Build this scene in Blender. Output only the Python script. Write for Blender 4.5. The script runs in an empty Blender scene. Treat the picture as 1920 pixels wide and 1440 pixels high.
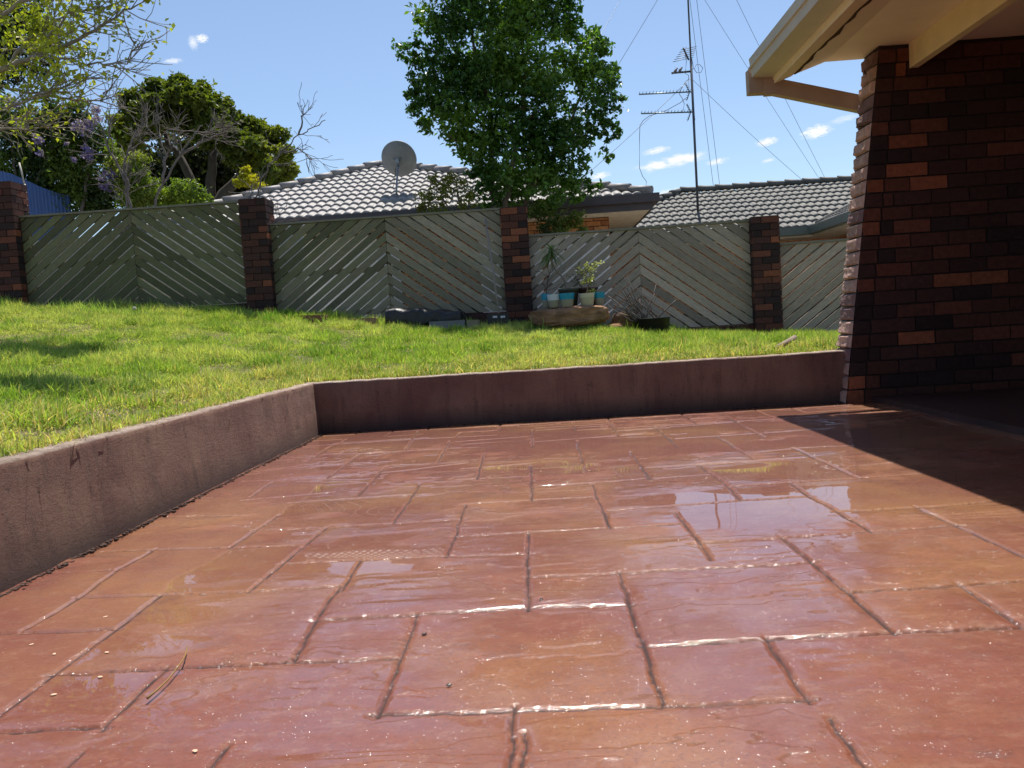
import bpy, math, random
import numpy as np
from mathutils import Vector, Matrix
random.seed(7); RNG = np.random.default_rng(11)
S = bpy.context.scene; COL = S.collection
rad = math.radians
# ------------------------------------------------------------------ camera
F_PX, YAW, PITCH, ROLL, CAMH = 1517., rad(-2.2), rad(-4.0), rad(-3.65), .61
fv = np.array([math.sin(YAW)*math.cos(PITCH), math.cos(YAW)*math.cos(PITCH), math.sin(PITCH)])
r0 = np.array([math.cos(YAW), -math.sin(YAW), 0]); u0 = np.cross(r0, fv)
rv = math.cos(ROLL)*r0 + math.sin(ROLL)*u0; uv_ = -math.sin(ROLL)*r0 + math.cos(ROLL)*u0
CP = np.array([0, 0, CAMH])
cam = bpy.data.cameras.new('camera'); co = bpy.data.objects.new('camera', cam); COL.objects.link(co)
cam.sensor_width = 36; cam.lens = F_PX/1920*36; cam.clip_start = .02; cam.clip_end = 2000
m = Matrix(((rv[0], uv_[0], -fv[0], 0), (rv[1], uv_[1], -fv[1], 0), (rv[2], uv_[2], -fv[2], CAMH), (0, 0, 0, 1)))
co.matrix_world = m; S.camera = co
def ray(px, py): return rv*(px-960)/F_PX + uv_*(720-py)/F_PX + fv
def at(px, py, Y):
    d = ray(px, py); return CP + d*(Y/d[1])
def onz(px, py, z=0.):
    d = ray(px, py); return CP + d*((z-CAMH)/d[2])
# ------------------------------------------------------------------ light, sky
SUN = Vector((.058, .39, 1)).normalized()
sd = bpy.data.lights.new('sun', 'SUN'); so = bpy.data.objects.new('sun', sd); COL.objects.link(so)
sd.energy = 5.0; sd.angle = rad(.5); sd.color = (1, .95, .87)
so.rotation_euler = SUN.to_track_quat('Z', 'Y').to_euler()
W = bpy.data.worlds.new('World'); S.world = W; W.use_nodes = True
wt = W.node_tree; wt.nodes.clear()
def wn(t, **k):
    n = wt.nodes.new(t)
    for a, b in k.items(): setattr(n, a, b)
    return n
sky = wn('ShaderNodeTexSky'); sky.sky_type = 'NISHITA'; sky.sun_disc = False
sky.sun_elevation = math.asin(SUN.z); sky.sun_rotation = math.atan2(SUN.x, SUN.y)
sky.air_density = 1.0; sky.dust_density = .6; sky.ozone_density = 2.6
bg = wn('ShaderNodeBackground'); bg.inputs[1].default_value = .115
wo = wn('ShaderNodeOutputWorld')
def L(a, b): wt.links.new(a, b)
geo = wn('ShaderNodeTexCoord')
cl = None
for (px, py, w, h, s, amp) in [(1262,303,72,12,1,.85),(1530,247,28,12,2,.95),(1438,266,22,8,3,.8),(378,72,12,8,4,.8),(362,80,9,13,5,.5),(325,114,18,5,6,.5),(1125,330,22,7,7,.7),(1232,282,28,7,8,.6),(1345,303,22,6,9,.6),(1440,301,14,4,10,.4),(1585,222,30,7,11,.3),(1255,362,30,9,12,.6)]:
    d = ray(px, py); d = d/np.linalg.norm(d)
    ax = np.cross(d, [0, 0, 1]); ax /= np.linalg.norm(ax); ay = np.cross(ax, d)
    ax = ax*math.cos(.12)+ay*math.sin(.12); ay = np.cross(ax, d)
    def dot(vec, sc):
        n = wn('ShaderNodeVectorMath', operation='DOT_PRODUCT'); L(geo.outputs['Generated'], n.inputs[0])
        n.inputs[1].default_value = tuple(float(q) for q in vec)
        a = wn('ShaderNodeMath', operation='MULTIPLY'); L(n.outputs['Value'], a.inputs[0]); a.inputs[1].default_value = sc
        b = wn('ShaderNodeMath', operation='POWER'); 
        a2 = wn('ShaderNodeMath', operation='MULTIPLY'); L(a.outputs[0], a2.inputs[0]); L(a.outputs[0], a2.inputs[1])
        return a2.outputs[0]
    sx, sy = dot(ax, F_PX/w), dot(ay, F_PX/h)
    ad = wn('ShaderNodeMath', operation='ADD'); L(sx, ad.inputs[0]); L(sy, ad.inputs[1])
    # front side only
    fd = wn('ShaderNodeVectorMath', operation='DOT_PRODUCT'); L(geo.outputs['Generated'], fd.inputs[0]); fd.inputs[1].default_value = tuple(float(q) for q in d)
    ff = wn('ShaderNodeMath', operation='GREATER_THAN'); L(fd.outputs['Value'], ff.inputs[0]); ff.inputs[1].default_value = 0
    mp = wn('ShaderNodeMapRange'); L(ad.outputs[0], mp.inputs[0]); mp.inputs[1].default_value = 0; mp.inputs[2].default_value = 1.6; mp.inputs[3].default_value = 1; mp.inputs[4].default_value = 0
    no = wn('ShaderNodeTexNoise'); no.inputs['Scale'].default_value = 3.2*F_PX/w; no.inputs['Detail'].default_value = 6; no.inputs['Roughness'].default_value = .62
    mpv = wn('ShaderNodeMapping'); mpv.inputs['Scale'].default_value = (1, 1, 2.6); mpv.inputs['Location'].default_value = (s*.37, 0, 0)
    L(geo.outputs['Generated'], mpv.inputs[0]); L(mpv.outputs[0], no.inputs[0])
    nn_ = wn('ShaderNodeMath', operation='MULTIPLY'); nn_.inputs[1].default_value = 1.9; L(no.outputs[0], nn_.inputs[0]); sm = wn('ShaderNodeMath', operation='ADD'); L(mp.outputs[0], sm.inputs[0]); L(nn_.outputs[0], sm.inputs[1])
    m2 = wn('ShaderNodeMapRange'); L(sm.outputs[0], m2.inputs[0]); m2.inputs[1].default_value = 1.35; m2.inputs[2].default_value = 2.0; m2.inputs[3].default_value = 0; m2.inputs[4].default_value = amp
    m3 = wn('ShaderNodeMath', operation='MULTIPLY'); L(m2.outputs[0], m3.inputs[0]); L(mp.outputs[0], m3.inputs[1])
    m4 = wn('ShaderNodeMath', operation='MULTIPLY'); L(m3.outputs[0], m4.inputs[0]); L(ff.outputs[0], m4.inputs[1])
    if cl is None: cl = m4.outputs[0]
    else:
        mx = wn('ShaderNodeMath', operation='MAXIMUM'); L(cl, mx.inputs[0]); L(m4.outputs[0], mx.inputs[1]); cl = mx.outputs[0]
mixc = wn('ShaderNodeMix', data_type='RGBA'); m5 = wn('ShaderNodeMath', operation='MULTIPLY'); L(cl, m5.inputs[0]); m5.inputs[1].default_value = 1.6; m5.use_clamp = True
L(m5.outputs[0], mixc.inputs[0]); L(sky.outputs[0], mixc.inputs[6]); mixc.inputs[7].default_value = (6.6, 6.8, 7.1, 1)
L(mixc.outputs[2], bg.inputs[0]); L(bg.outputs[0], wo.inputs[0])
S.view_settings.view_transform = 'Standard'; S.view_settings.look = 'None'
S.view_settings.exposure = 0.40; S.view_settings.gamma = 1
S.render.engine = 'CYCLES'; S.cycles.max_bounces = 8; S.cycles.diffuse_bounces = 4; S.cycles.transparent_max_bounces = 8
# ------------------------------------------------------------------ helpers
def tag(o, label=None, cat=None, group=None, kind=None):
    for k, v in (('label', label), ('category', cat), ('group', group), ('kind', kind)):
        if v: o[k] = v
    return o
def empty(name, loc, label, cat, group=None):
    o = bpy.data.objects.new(name, None); COL.objects.link(o); o.location = [float(v) for v in loc]
    o.empty_display_size = .1; return tag(o, label, cat, group)
class MB:
    """collects polygons (several sizes) with material index and colour"""
    def __init__(s): s.v = []; s.n = 0; s.f = []; s.c = []; s.bc = []; s.hasc = False; s.hasb = False
    def add(s, V, Fc, mi=0, col=None, bc=None, smooth=False):
        V = np.asarray(V, float).reshape(-1, 3); Fc = np.asarray(Fc, int)
        if Fc.ndim == 1: Fc = Fc[None]
        s.v.append(V); s.f.append((Fc+s.n, mi, smooth)); s.n += len(V)
        c = np.ones((len(V), 4)); 
        if col is not None: s.hasc = True; col = np.asarray(col, float); c[:, :3] = col[..., :3] if col.ndim == 2 else col[:3]
        s.c.append(c)
        b = np.zeros((len(V), 3))
        if bc is not None: s.hasb = True; b[:] = bc
        s.bc.append(b); return s
    def box(s, lo, hi, mi=0, col=None, jit=0, M=None, bc=None):
        x0, y0, z0 = lo; x1, y1, z1 = hi
        V = np.array([(x0,y0,z0),(x1,y0,z0),(x1,y1,z0),(x0,y1,z0),(x0,y0,z1),(x1,y0,z1),(x1,y1,z1),(x0,y1,z1)], float)
        if jit: V += RNG.normal(0, jit, V.shape)
        if M is not None: V = xf(V, M)
        return s.add(V, [(0,3,2,1),(4,5,6,7),(0,1,5,4),(1,2,6,5),(2,3,7,6),(3,0,4,7)], mi, col, bc)
    def prism(s, poly, a, b, axis='y', mi=0, col=None, bc=None):
        """poly: list of 2D; extrude along axis from a to b"""
        n = len(poly); P = np.array(poly, float)
        def mk(t):
            q = np.full(n, t)
            return np.stack({'y': (P[:,0], q, P[:,1]), 'x': (q, P[:,0], P[:,1]), 'z': (P[:,0], P[:,1], q)}[axis], 1)
        V = np.concatenate([mk(a), mk(b)])
        if bc is not None and np.ndim(bc) == 2: bc = np.concatenate([bc, bc])
        k = s.n
        s.add(V, [list(range(n))], mi, col, bc)
        s.f.append((np.array([list(range(2*n-1, n-1, -1))])+k, mi, False))
        s.f.append((np.array([(i, i+n, (i+1) % n+n, (i+1) % n) for i in range(n)])+k, mi, False))
        return s
    def tube(s, pts, rr, n=6, mi=0, col=None, cap=True, smooth=True):
        P = np.asarray(pts, float); m_ = len(P); rr = np.broadcast_to(np.asarray(rr, float), (m_,))
        T = np.gradient(P, axis=0); T /= np.linalg.norm(T, axis=1)[:, None]+1e-9
        up = np.array([0, 0, 1.]) if abs(T[0, 2]) < .9 else np.array([1., 0, 0])
        A = np.cross(T, up); A /= np.linalg.norm(A, axis=1)[:, None]+1e-9; B = np.cross(T, A)
        th = np.arange(n)*2*math.pi/n
        V = P[:, None, :] + rr[:, None, None]*(np.cos(th)[None, :, None]*A[:, None, :]+np.sin(th)[None, :, None]*B[:, None, :])
        i = np.arange(m_-1)[:, None]*n; j = np.arange(n)[None]; j2 = (j+1) % n
        Fq = np.stack([i+j, i+j2, i+n+j2, i+n+j], -1).reshape(-1, 4)
        k = s.n; s.add(V.reshape(-1, 3), Fq, mi, col, None, smooth)
        if cap:
            s.f.append((np.array([list(range(n-1, -1, -1))])+k, mi, False)); s.f.append((np.array([list(range(n))])+k+(m_-1)*n, mi, False))
        return s
    def lathe(s, prof, n=24, mi=0, col=None, loc=(0, 0, 0), smooth=True, M=None, closed=True):
        th = np.arange(n)*2*math.pi/n; P = np.array(prof, float); k = len(P)
        V = np.stack([P[:, None, 0]*np.cos(th), P[:, None, 0]*np.sin(th), np.repeat(P[:, 1:2], n, 1)], -1).reshape(-1, 3)
        if M is not None: V = xf(V, M)
        V = V+np.array(loc)
        i = np.arange(k-1)[:, None]*n; j = np.arange(n)[None]; j2 = (j+1) % n
        return s.add(V, np.stack([i+j, i+j2, i+n+j2, i+n+j], -1).reshape(-1, 4), mi, col, None, smooth)
    def build(s, name, mats, parent=None):
        V = np.concatenate(s.v); me = bpy.data.meshes.new(name)
        me.vertices.add(len(V)); 
        org = np.array(parent['_o']) if parent is not None and '_o' in parent else None
        if parent is not None:
            p = parent; off = np.zeros(3)
            while p is not None: off += np.array(p.location); p = p.parent
            V = V-off
        me.vertices.foreach_set('co', V.ravel())
        lt, ls, mi_, sm = [], [], [], []
        for Fc, mi, smo in s.f:
            k = Fc.shape[1]; lt.append(Fc.ravel()); ls.append(np.full(len(Fc), k)); mi_.append(np.full(len(Fc), mi)); sm.append(np.full(len(Fc), smo))
        lt = np.concatenate(lt); ls = np.concatenate(ls)
        me.loops.add(len(lt)); me.loops.foreach_set('vertex_index', lt)
        me.polygons.add(len(ls)); st = np.concatenate([[0], np.cumsum(ls)[:-1]])
        me.polygons.foreach_set('loop_start', st); me.polygons.foreach_set('loop_total', ls)
        me.polygons.foreach_set('material_index', np.concatenate(mi_)); me.polygons.foreach_set('use_smooth', np.concatenate(sm))
        if s.hasc:
            a = me.attributes.new('col', 'FLOAT_COLOR', 'POINT'); a.data.foreach_set('color', np.concatenate(s.c).ravel())
        if s.hasb:
            a = me.attributes.new('bc', 'FLOAT_VECTOR', 'POINT'); a.data.foreach_set('vector', np.concatenate(s.bc).ravel())
        me.update(); me.validate()
        for mm in (mats if isinstance(mats, (list, tuple)) else [mats]): me.materials.append(mm)
        o = bpy.data.objects.new(name, me); COL.objects.link(o)
        if parent is not None: o.parent = parent
        return o
def xf(V, M):
    M = np.array(M); return V @ M[:3, :3].T + M[:3, 3]
def vn(x, y, seed=0):
    """2-D value noise 0..1"""
    xi = np.floor(x).astype(int); yi = np.floor(y).astype(int); fx = x-xi; fy = y-yi
    fx = fx*fx*(3-2*fx); fy = fy*fy*(3-2*fy)
    def h(i, j):
        n = (i*374761393 + j*668265263 + seed*1442695041) & 0x7fffffff
        n = ((n ^ (n >> 13))*1274126177) & 0x7fffffff
        return ((n ^ (n >> 16)) & 0xffff)/65535.
    return (h(xi, yi)*(1-fx)+h(xi+1, yi)*fx)*(1-fy)+(h(xi, yi+1)*(1-fx)+h(xi+1, yi+1)*fx)*fy
def fbm(x, y, seed=0, oc=4):
    a = 0; t = 0
    for k in range(oc): a = a+vn(x*2**k+17*k, y*2**k-9*k, seed+k)*.5**k; t += .5**k
    return a/t
# ------------------------------------------------------------------ materials
def mat(name, base=(.5,.5,.5), rough=.7, attr=False, var=.25, vscale=8, stretch=(1,1,1), bump=0., bscale=60, spec=.4, metal=0, trans=0., tcol=None, coat=0, second=None, sscale=3, smix=.5, coord='Object', bdist=.01):
    M_ = bpy.data.materials.new(name); M_.use_nodes = True; t = M_.node_tree; N = t.nodes; Lk = t.links.new
    P = N['Principled BSDF']; P.inputs['Roughness'].default_value = rough; P.inputs['Metallic'].default_value = metal
    P.inputs['Specular IOR Level'].default_value = spec; P.inputs['Coat Weight'].default_value = coat
    tc = N.new('ShaderNodeTexCoord'); mp = N.new('ShaderNodeMapping'); mp.inputs['Scale'].default_value = stretch
    if coord == 'bc':
        at_ = N.new('ShaderNodeAttribute'); at_.attribute_name = 'bc'; Lk(at_.outputs['Vector'], mp.inputs[0])
    else: Lk(tc.outputs[coord], mp.inputs[0])
    no = N.new('ShaderNodeTexNoise'); no.inputs['Scale'].default_value = vscale; no.inputs['Detail'].default_value = 6; no.inputs['Roughness'].default_value = .65
    Lk(mp.outputs[0], no.inputs['Vector'])
    mr = N.new('ShaderNodeMapRange'); mr.inputs[1].default_value = .25; mr.inputs[2].default_value = .75; mr.inputs[3].default_value = 1-var; mr.inputs[4].default_value = 1+var
    Lk(no.outputs[0], mr.inputs[0])
    if attr:
        a = N.new('ShaderNodeAttribute'); a.attribute_name = 'col'; src = a.outputs['Color']
    else:
        c = N.new('ShaderNodeRGB'); c.outputs[0].default_value = (*base, 1); src = c.outputs[0]
    if second is not None:
        n2 = N.new('ShaderNodeTexNoise'); n2.inputs['Scale'].default_value = sscale; n2.inputs['Detail'].default_value = 5; Lk(mp.outputs[0], n2.inputs['Vector'])
        r2 = N.new('ShaderNodeMapRange'); r2.inputs[1].default_value = .45; r2.inputs[2].default_value = .62; r2.inputs[4].default_value = smix; Lk(n2.outputs[0], r2.inputs[0])
        mx = N.new('ShaderNodeMix'); mx.data_type = 'RGBA'; Lk(r2.outputs[0], mx.inputs[0]); Lk(src, mx.inputs[6]); mx.inputs[7].default_value = (*second, 1); src = mx.outputs[2]
    vm = N.new('ShaderNodeVectorMath'); vm.operation = 'SCALE'; Lk(src, vm.inputs[0]); Lk(mr.outputs[0], vm.inputs['Scale'])
    Lk(vm.outputs[0], P.inputs['Base Color'])
    if bump:
        nb = N.new('ShaderNodeTexNoise'); nb.inputs['Scale'].default_value = bscale; nb.inputs['Detail'].default_value = 5; nb.inputs['Roughness'].default_value = .7; Lk(mp.outputs[0], nb.inputs['Vector'])
        b = N.new('ShaderNodeBump'); b.inputs['Strength'].default_value = bump; b.inputs['Distance'].default_value = bdist; Lk(nb.outputs[0], b.inputs['Height']); Lk(b.outputs[0], P.inputs['Normal'])
    if trans:
        tr = N.new('ShaderNodeBsdfTranslucent'); ms = N.new('ShaderNodeMixShader'); ms.inputs[0].default_value = trans
        g = N.new('ShaderNodeMix'); g.data_type = 'RGBA'; g.blend_type = 'MULTIPLY'; g.inputs[0].default_value = 1; Lk(vm.outputs[0], g.inputs[6]); g.inputs[7].default_value = (*(tcol or (1.5, 1.6, .5)), 1)
        Lk(g.outputs[2], tr.inputs[0]); Lk(P.outputs[0], ms.inputs[1]); Lk(tr.outputs[0], ms.inputs[2])
        Lk(ms.outputs[0], N['Material Output'].inputs[0])
    return M_
M_brick = mat('brick_clay', attr=True, rough=.85, var=.35, vscale=30, bump=.6, bscale=90, bdist=.004)
M_mortar = mat('mortar', (.035,.024,.022), rough=.95, var=.3, vscale=20, bump=.5, bscale=120)
M_board = mat('weathered_timber', attr=True, rough=.85, var=.38, vscale=9, stretch=(1.2,14,1), bump=.35, bscale=25, coord='bc', spec=.25)
M_rail = mat('fence_rail_timber', (.22,.20,.15), rough=.85, var=.4, vscale=10, stretch=(1,8,8), bump=.3)
M_leaf = mat('leaf', attr=True, rough=.5, var=.12, vscale=3, trans=.38, spec=.35)
M_leafg = mat('glossy_leaf', attr=True, rough=.33, var=.12, vscale=3, trans=.36, spec=.4)
M_bark = mat('bark', attr=True, rough=.9, var=.35, vscale=14, stretch=(1,1,.3), bump=.5, bscale=50)
M_grass = mat('grass_blade', attr=True, rough=.6, var=.1, vscale=2, trans=.42, spec=.15, tcol=(1.4,1.35,.6))
M_cream = mat('cream_paint', (.80,.66,.44), rough=.55, var=.08, vscale=5, bump=.08, bscale=30)
M_soffit = mat('soffit_sheet', (.86,.72,.56), rough=.6, var=.07, vscale=3)
M_gutter = mat('gutter_metal', (.52,.48,.40), rough=.45, var=.08, vscale=6, spec=.5)
M_crack = mat('dark_gap', (.05,.025,.015), rough=.9)
# ------------------------------------------------------------------ lawn height
WX, WY, WZ = -1.45, 5.20, .33          # retaining wall inner faces and top
def lawn_z(x, y):
    x = np.asarray(x, float); y = np.asarray(y, float)
    zf = np.interp(x, [-9, -6.4, -3.35, 0, 3.4, 8], [1.5, 1.27, .95, .60, .22, -.1])
    base = .335+.10*np.clip(-1.7-x, 0, 9)
    t = np.clip((y-5.45)/5.0, 0, 1.25)
    z = base*(1-t)+zf*t
    return z+.02*(fbm(x*1.3, y*1.3, 5, 3)-.5)*np.clip((y-5.4), 0, 1)
# ------------------------------------------------------------------ patio (real relief from the stamped joints)
AL = """0,1373 192,1363|100,1264 640,1238 743,1233|0,1188 217,1180|147,1122 467,1108 633,1098|103,1075 222,1069|200,1033 430,1027 550,1022|313,969 467,965|480,993 610,990|530,1057 640,1052 840,1041|597,1162 777,1152|787,1150 940,1142 1180,1132|707,1338 1273,1322 1513,1310|640,987 863,973|853,1005 1273,980|840,1042 993,1038|990,1081 1280,1067 1527,1052|1207,1210 1673,1187 1920,1177|1310,1017 1467,1007 1800,984|1593,1110 1800,1097 1920,1088|1200,951 1519,932|1571,960 1717,952 1856,941|1365,913 1481,906 1717,889|1211,877 1500,859|1590,874 1665,868|1271,823 1500,808|460,903 614,897|548,942 770,927|1022,910 1220,897|870,878 990,869|863,898 985,892|1000,829 1080,823 1200,814|860,828 995,818|690,850 860,840|870,944 1110,930|1145,956 1250,948|635,831 800,822|1010,807 1150,797|1240,876 1312,872|1330,891 1220,898|1155,808 1250,802|1260,800 1390,790|1420,848 1500,840 1590,836|462,937 620,922|614,896 770,880 870,868"""
BL = """0,1342 100,1264 217,1180 302,1117|192,1365 307,1255|50,1178 147,1122 222,1069 290,1030|467,1108 610,990|430,1027 523,965|550,1237 597,1160 635,1102|640,1105 675,1053|707,1337 753,1233 783,1153|840,1041 873,945|990,997 988,1142|962,1330 958,1440|1163,1073 1180,1132 1240,1313|1133,960 1143,985|1267,960 1313,1017 1331,1046|1437,1200 1513,1310|1467,1007 1593,1112 1673,1185|1717,951 1785,982 1920,1042|1800,1097 1910,1173|1481,906 1519,932 1571,960 1631,996|1312,872 1365,913 1384,936|1200,870 1215,896|1489,840 1605,894|1346,819 1410,859|1230,802 1271,838|1365,782 1432,819|787,907 740,978|995,873 997,937|998,807 998,838|1110,908 1143,987|1082,827 1093,867|1183,848 1220,897|907,850 895,897|842,828 820,867|723,875 672,928|673,852 614,896|783,810 760,843|626,833 575,866|508,905 472,930|1140,790 1160,816|1232,804 1262,827"""
segs = []
for kind, src in (('A', AL), ('B', BL)):
    for s_ in src.split('|'):
        pts = [onz(*map(float, t_.split(',')))[:2] for t_ in s_.split()]
        dd = pts[-1]-pts[0]; dd /= np.linalg.norm(dd); pts[0] = pts[0]-dd*.012; pts[-1] = pts[-1]+dd*.012
        for a_, b_ in zip(pts, pts[1:]): segs.append((a_, b_, kind))
rs = random.Random(3)
for j in range(-14, 30):            # the same stamp carries on beyond what the traced joints cover
    y = 1.185+.2135*j
    for i in range(-6, 26):
        x = -.06+.2285*i
        out = y < 1.1 or x > 1.36 or (y > 4.45)
        if not out: continue
        if y > 1.3 and y < 4.4 and x < 1.9: continue
        if rs.random() < .62: segs.append((np.array([x, y]), np.array([x+.2285, y]), 'A'))
        if rs.random() < .4: segs.append((np.array([x, y]), np.array([x, y+.2135]), 'B'))
xs = np.concatenate([[-1.50], np.arange(-1.47, 2.1, .0037), np.arange(2.1, 5.3, .02), [5.4]])
ys = [-4.0]
while ys[-1] < 5.26: ys.append(ys[-1] + (.04 if ys[-1] < .9 else .0029+.0012*max(0, ys[-1]-1.0)))
ys = np.array(ys); GX, GY = np.meshgrid(xs, ys); nx, ny = len(xs), len(ys)
wob = .006*(fbm(GX*14, GY*14, 40, 3)-.5)*2; wob2 = .0035*(fbm(GX*60, GY*60, 44, 2)-.5)*2
D = np.full(GX.shape, .2); 
for a_, b_, kind in segs:
    lo = np.minimum(a_, b_)-.06; hi = np.maximum(a_, b_)+.06
    i0, i1 = np.searchsorted(xs, [lo[0], hi[0]]); j0, j1 = np.searchsorted(ys, [lo[1], hi[1]])
    if i1 <= i0 or j1 <= j0: continue
    X_ = GX[j0:j1, i0:i1]+wob[j0:j1, i0:i1]; Y_ = GY[j0:j1, i0:i1]+wob[j0:j1, i0:i1]+wob2[j0:j1, i0:i1]
    d_ = b_-a_; ll = d_@d_; t_ = np.clip(((X_-a_[0])*d_[0]+(Y_-a_[1])*d_[1])/ll, 0, 1)
    q = np.hypot(X_-a_[0]-t_*d_[0], Y_-a_[1]-t_*d_[1])
    D[j0:j1, i0:i1] = np.minimum(D[j0:j1, i0:i1], q)
def sst(a, b, x): t = np.clip((x-a)/(b-a), 0, 1); return t*t*(3-2*t)
stone = fbm(GX*1.9+5, GY*5.6, 3, 5)
tl = (stone+.05*fbm(GX*18, GY*26, 15, 3))*9; fr = tl-np.floor(tl); terr = (np.floor(tl)+sst(.93, 1.0, fr))/9         # split slate ledges
ledgeamt = sst(.40, .55, fbm(GX*2.1, GY*2.1, 21, 3))
H = .017*(terr*ledgeamt+stone*(1-ledgeamt)-.5) + .0008*(fbm(GX*22, GY*30, 9, 4)-.5)+.0030*(fbm(GX*1.1, GY*1.1, 77, 2)-.5)
edge = np.exp(-(D/.020)**2)
fill = sst(.42, .62, fbm(GX*3.1, GY*3.1, 63, 2))
ck = .5+.5*sst(.40, .58, fbm(GX*2.6, GY*2.6, 83, 3)); cw = .0004+.0020*fbm(GX*9, GY*9, 87, 3)
H = H*(1-.7*edge) - .0012*edge - .0022*(1-sst(.0070, .0095, D)) - .0075*ck*(1-sst(cw, cw+.0024, D))
wl = -.0001+.0052*(fbm(GX*1.3+3, GY*1.5, 91, 3)-.5)*2
wl = wl-.004*(D < .0075)
wet = sst(-.0002, .0010, wl-H)
H = np.maximum(H, wl)
V = np.stack([GX, GY, H], -1).reshape(-1, 3)
ii = (np.arange(ny-1)[:, None]*nx+np.arange(nx-1)[None]).ravel()
pm = MB(); 
colr = np.zeros((len(V), 3)); colr[:, 0] = wet.ravel(); led = sst(.88, .95, fr)*ledgeamt*(1-wet)
colr[:, 1] = ((1-sst(cw, cw+.0026, D))+.14*(1-sst(.006, .010, D))+.28*led*sst(.35, .6, fbm(GX*5, GY*5, 23, 2))).clip(0, 1).ravel(); colr[:, 2] = np.maximum(np.exp(-(D/.010)**2)*(.35+.65*sst(.4, .6, fbm(GX*4, GY*4, 19, 3))), .55*led).ravel()
pm.add(V, np.stack([ii, ii+1, ii+1+nx, ii+nx], 1), 0, colr, None, True)
M_patio = bpy.data.materials.new('wet_stamped_concrete'); M_patio.use_nodes = True
t = M_patio.node_tree; N = t.nodes; K = t.links.new; P = N['Principled BSDF']
tc = N.new('ShaderNodeTexCoord'); at_ = N.new('ShaderNodeAttribute'); at_.attribute_name = 'col'; sp = N.new('ShaderNodeSeparateColor'); K(at_.outputs['Color'], sp.inputs[0])
def noise(sc, det=5, rg=.6, stretch=None):
    n = N.new('ShaderNodeTexNoise'); n.inputs['Scale'].default_value = sc; n.inputs['Detail'].default_value = det; n.inputs['Roughness'].default_value = rg
    if stretch:
        mp = N.new('ShaderNodeMapping'); mp.inputs['Scale'].default_value = stretch; K(tc.outputs['Object'], mp.inputs[0]); K(mp.outputs[0], n.inputs[0])
    else: K(tc.outputs['Object'], n.inputs[0])
    return n.outputs[0]
def ramp(src, a, b, lo=0., hi=1.):
    r = N.new('ShaderNodeMapRange'); K(src, r.inputs[0]); r.inputs[1].default_value = a; r.inputs[2].default_value = b; r.inputs[3].default_value = lo; r.inputs[4].default_value = hi; return r.outputs[0]
def mixc_(fac, a, b):
    mx = N.new('ShaderNodeMix'); mx.data_type = 'RGBA'; K(fac, mx.inputs[0])
    for q, v in ((6, a), (7, b)):
        if isinstance(v, tuple): mx.inputs[q].default_value = (*v, 1)
        else: K(v, mx.inputs[q])
    return mx.outputs[2]
def math_(op, a, b_=None):
    n = N.new('ShaderNodeMath'); n.operation = op
    for q, v in ((0, a), (1, b_)):
        if v is None: continue
        if isinstance(v, (int, float)): n.inputs[q].default_value = v
        else: K(v, n.inputs[q])
    return n.outputs[0]
PC = dict(red=(.195,.056,.031), ochre=(.285,.120,.044), pink=(.24,.098,.064), dark=(.05,.018,.016))
c = mixc_(ramp(noise(1.3, 4), .45, .66), PC['red'], PC['ochre'])
c = mixc_(ramp(noise(7, 6, .7, (1, 1.8, 1)), .52, .72, 0, .75), c, PC['pink'])
c = mixc_(ramp(noise(26, 6, .75, (1, 1.6, 1)), .52, .75, 0, .55), c, (.33,.18,.115))
c = mixc_(ramp(noise(110, 7, .85), .50, .68, 0, .75), c, (.10,.036,.026))
c = mixc_(ramp(noise(4.5, 7, .75), .56, .70, 0, .55), c, (.13,.045,.034))
c = mixc_(ramp(sp.outputs[1], 0, 1, 0, .92), c, (.025,.011,.010))
K(c, P.inputs['Base Color']); P.inputs['Roughness'].default_value = .62; P.inputs['Specular IOR Level'].default_value = .25
dryn = ramp(noise(2.4, 7, .68), .50, .60, 1, .5)
film = math_('MAXIMUM', dryn, sp.outputs[0])
brk = math_('SUBTRACT', 1., math_('MULTIPLY', ramp(sp.outputs[2], .15, .5), ramp(noise(95, 3, .6), .50, .56, 1, 0)))
K(math_('MULTIPLY', math_('MULTIPLY', film, brk), ramp(sp.outputs[1], .25, .8, 1, .05)), P.inputs['Coat Weight']); P.inputs['Coat IOR'].default_value = 1.6
K(ramp(sp.outputs[0], 0, 1, .055, .01), P.inputs['Coat Roughness'])
b1 = N.new('ShaderNodeBump'); b1.inputs['Distance'].default_value = .0019; K(noise(48, 10, .82, (1, 2.2, 1)), b1.inputs['Height']); K(math_('MAXIMUM', math_('MULTIPLY', ramp(sp.outputs[0], 0, 1, 1, .0), ramp(noise(3.6, 7, .68), .47, .57, .06, .62)), ramp(sp.outputs[2], .1, .6, 0, 1)), b1.inputs['Strength'])
K(b1.outputs[0], P.inputs['Coat Normal'])
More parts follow.
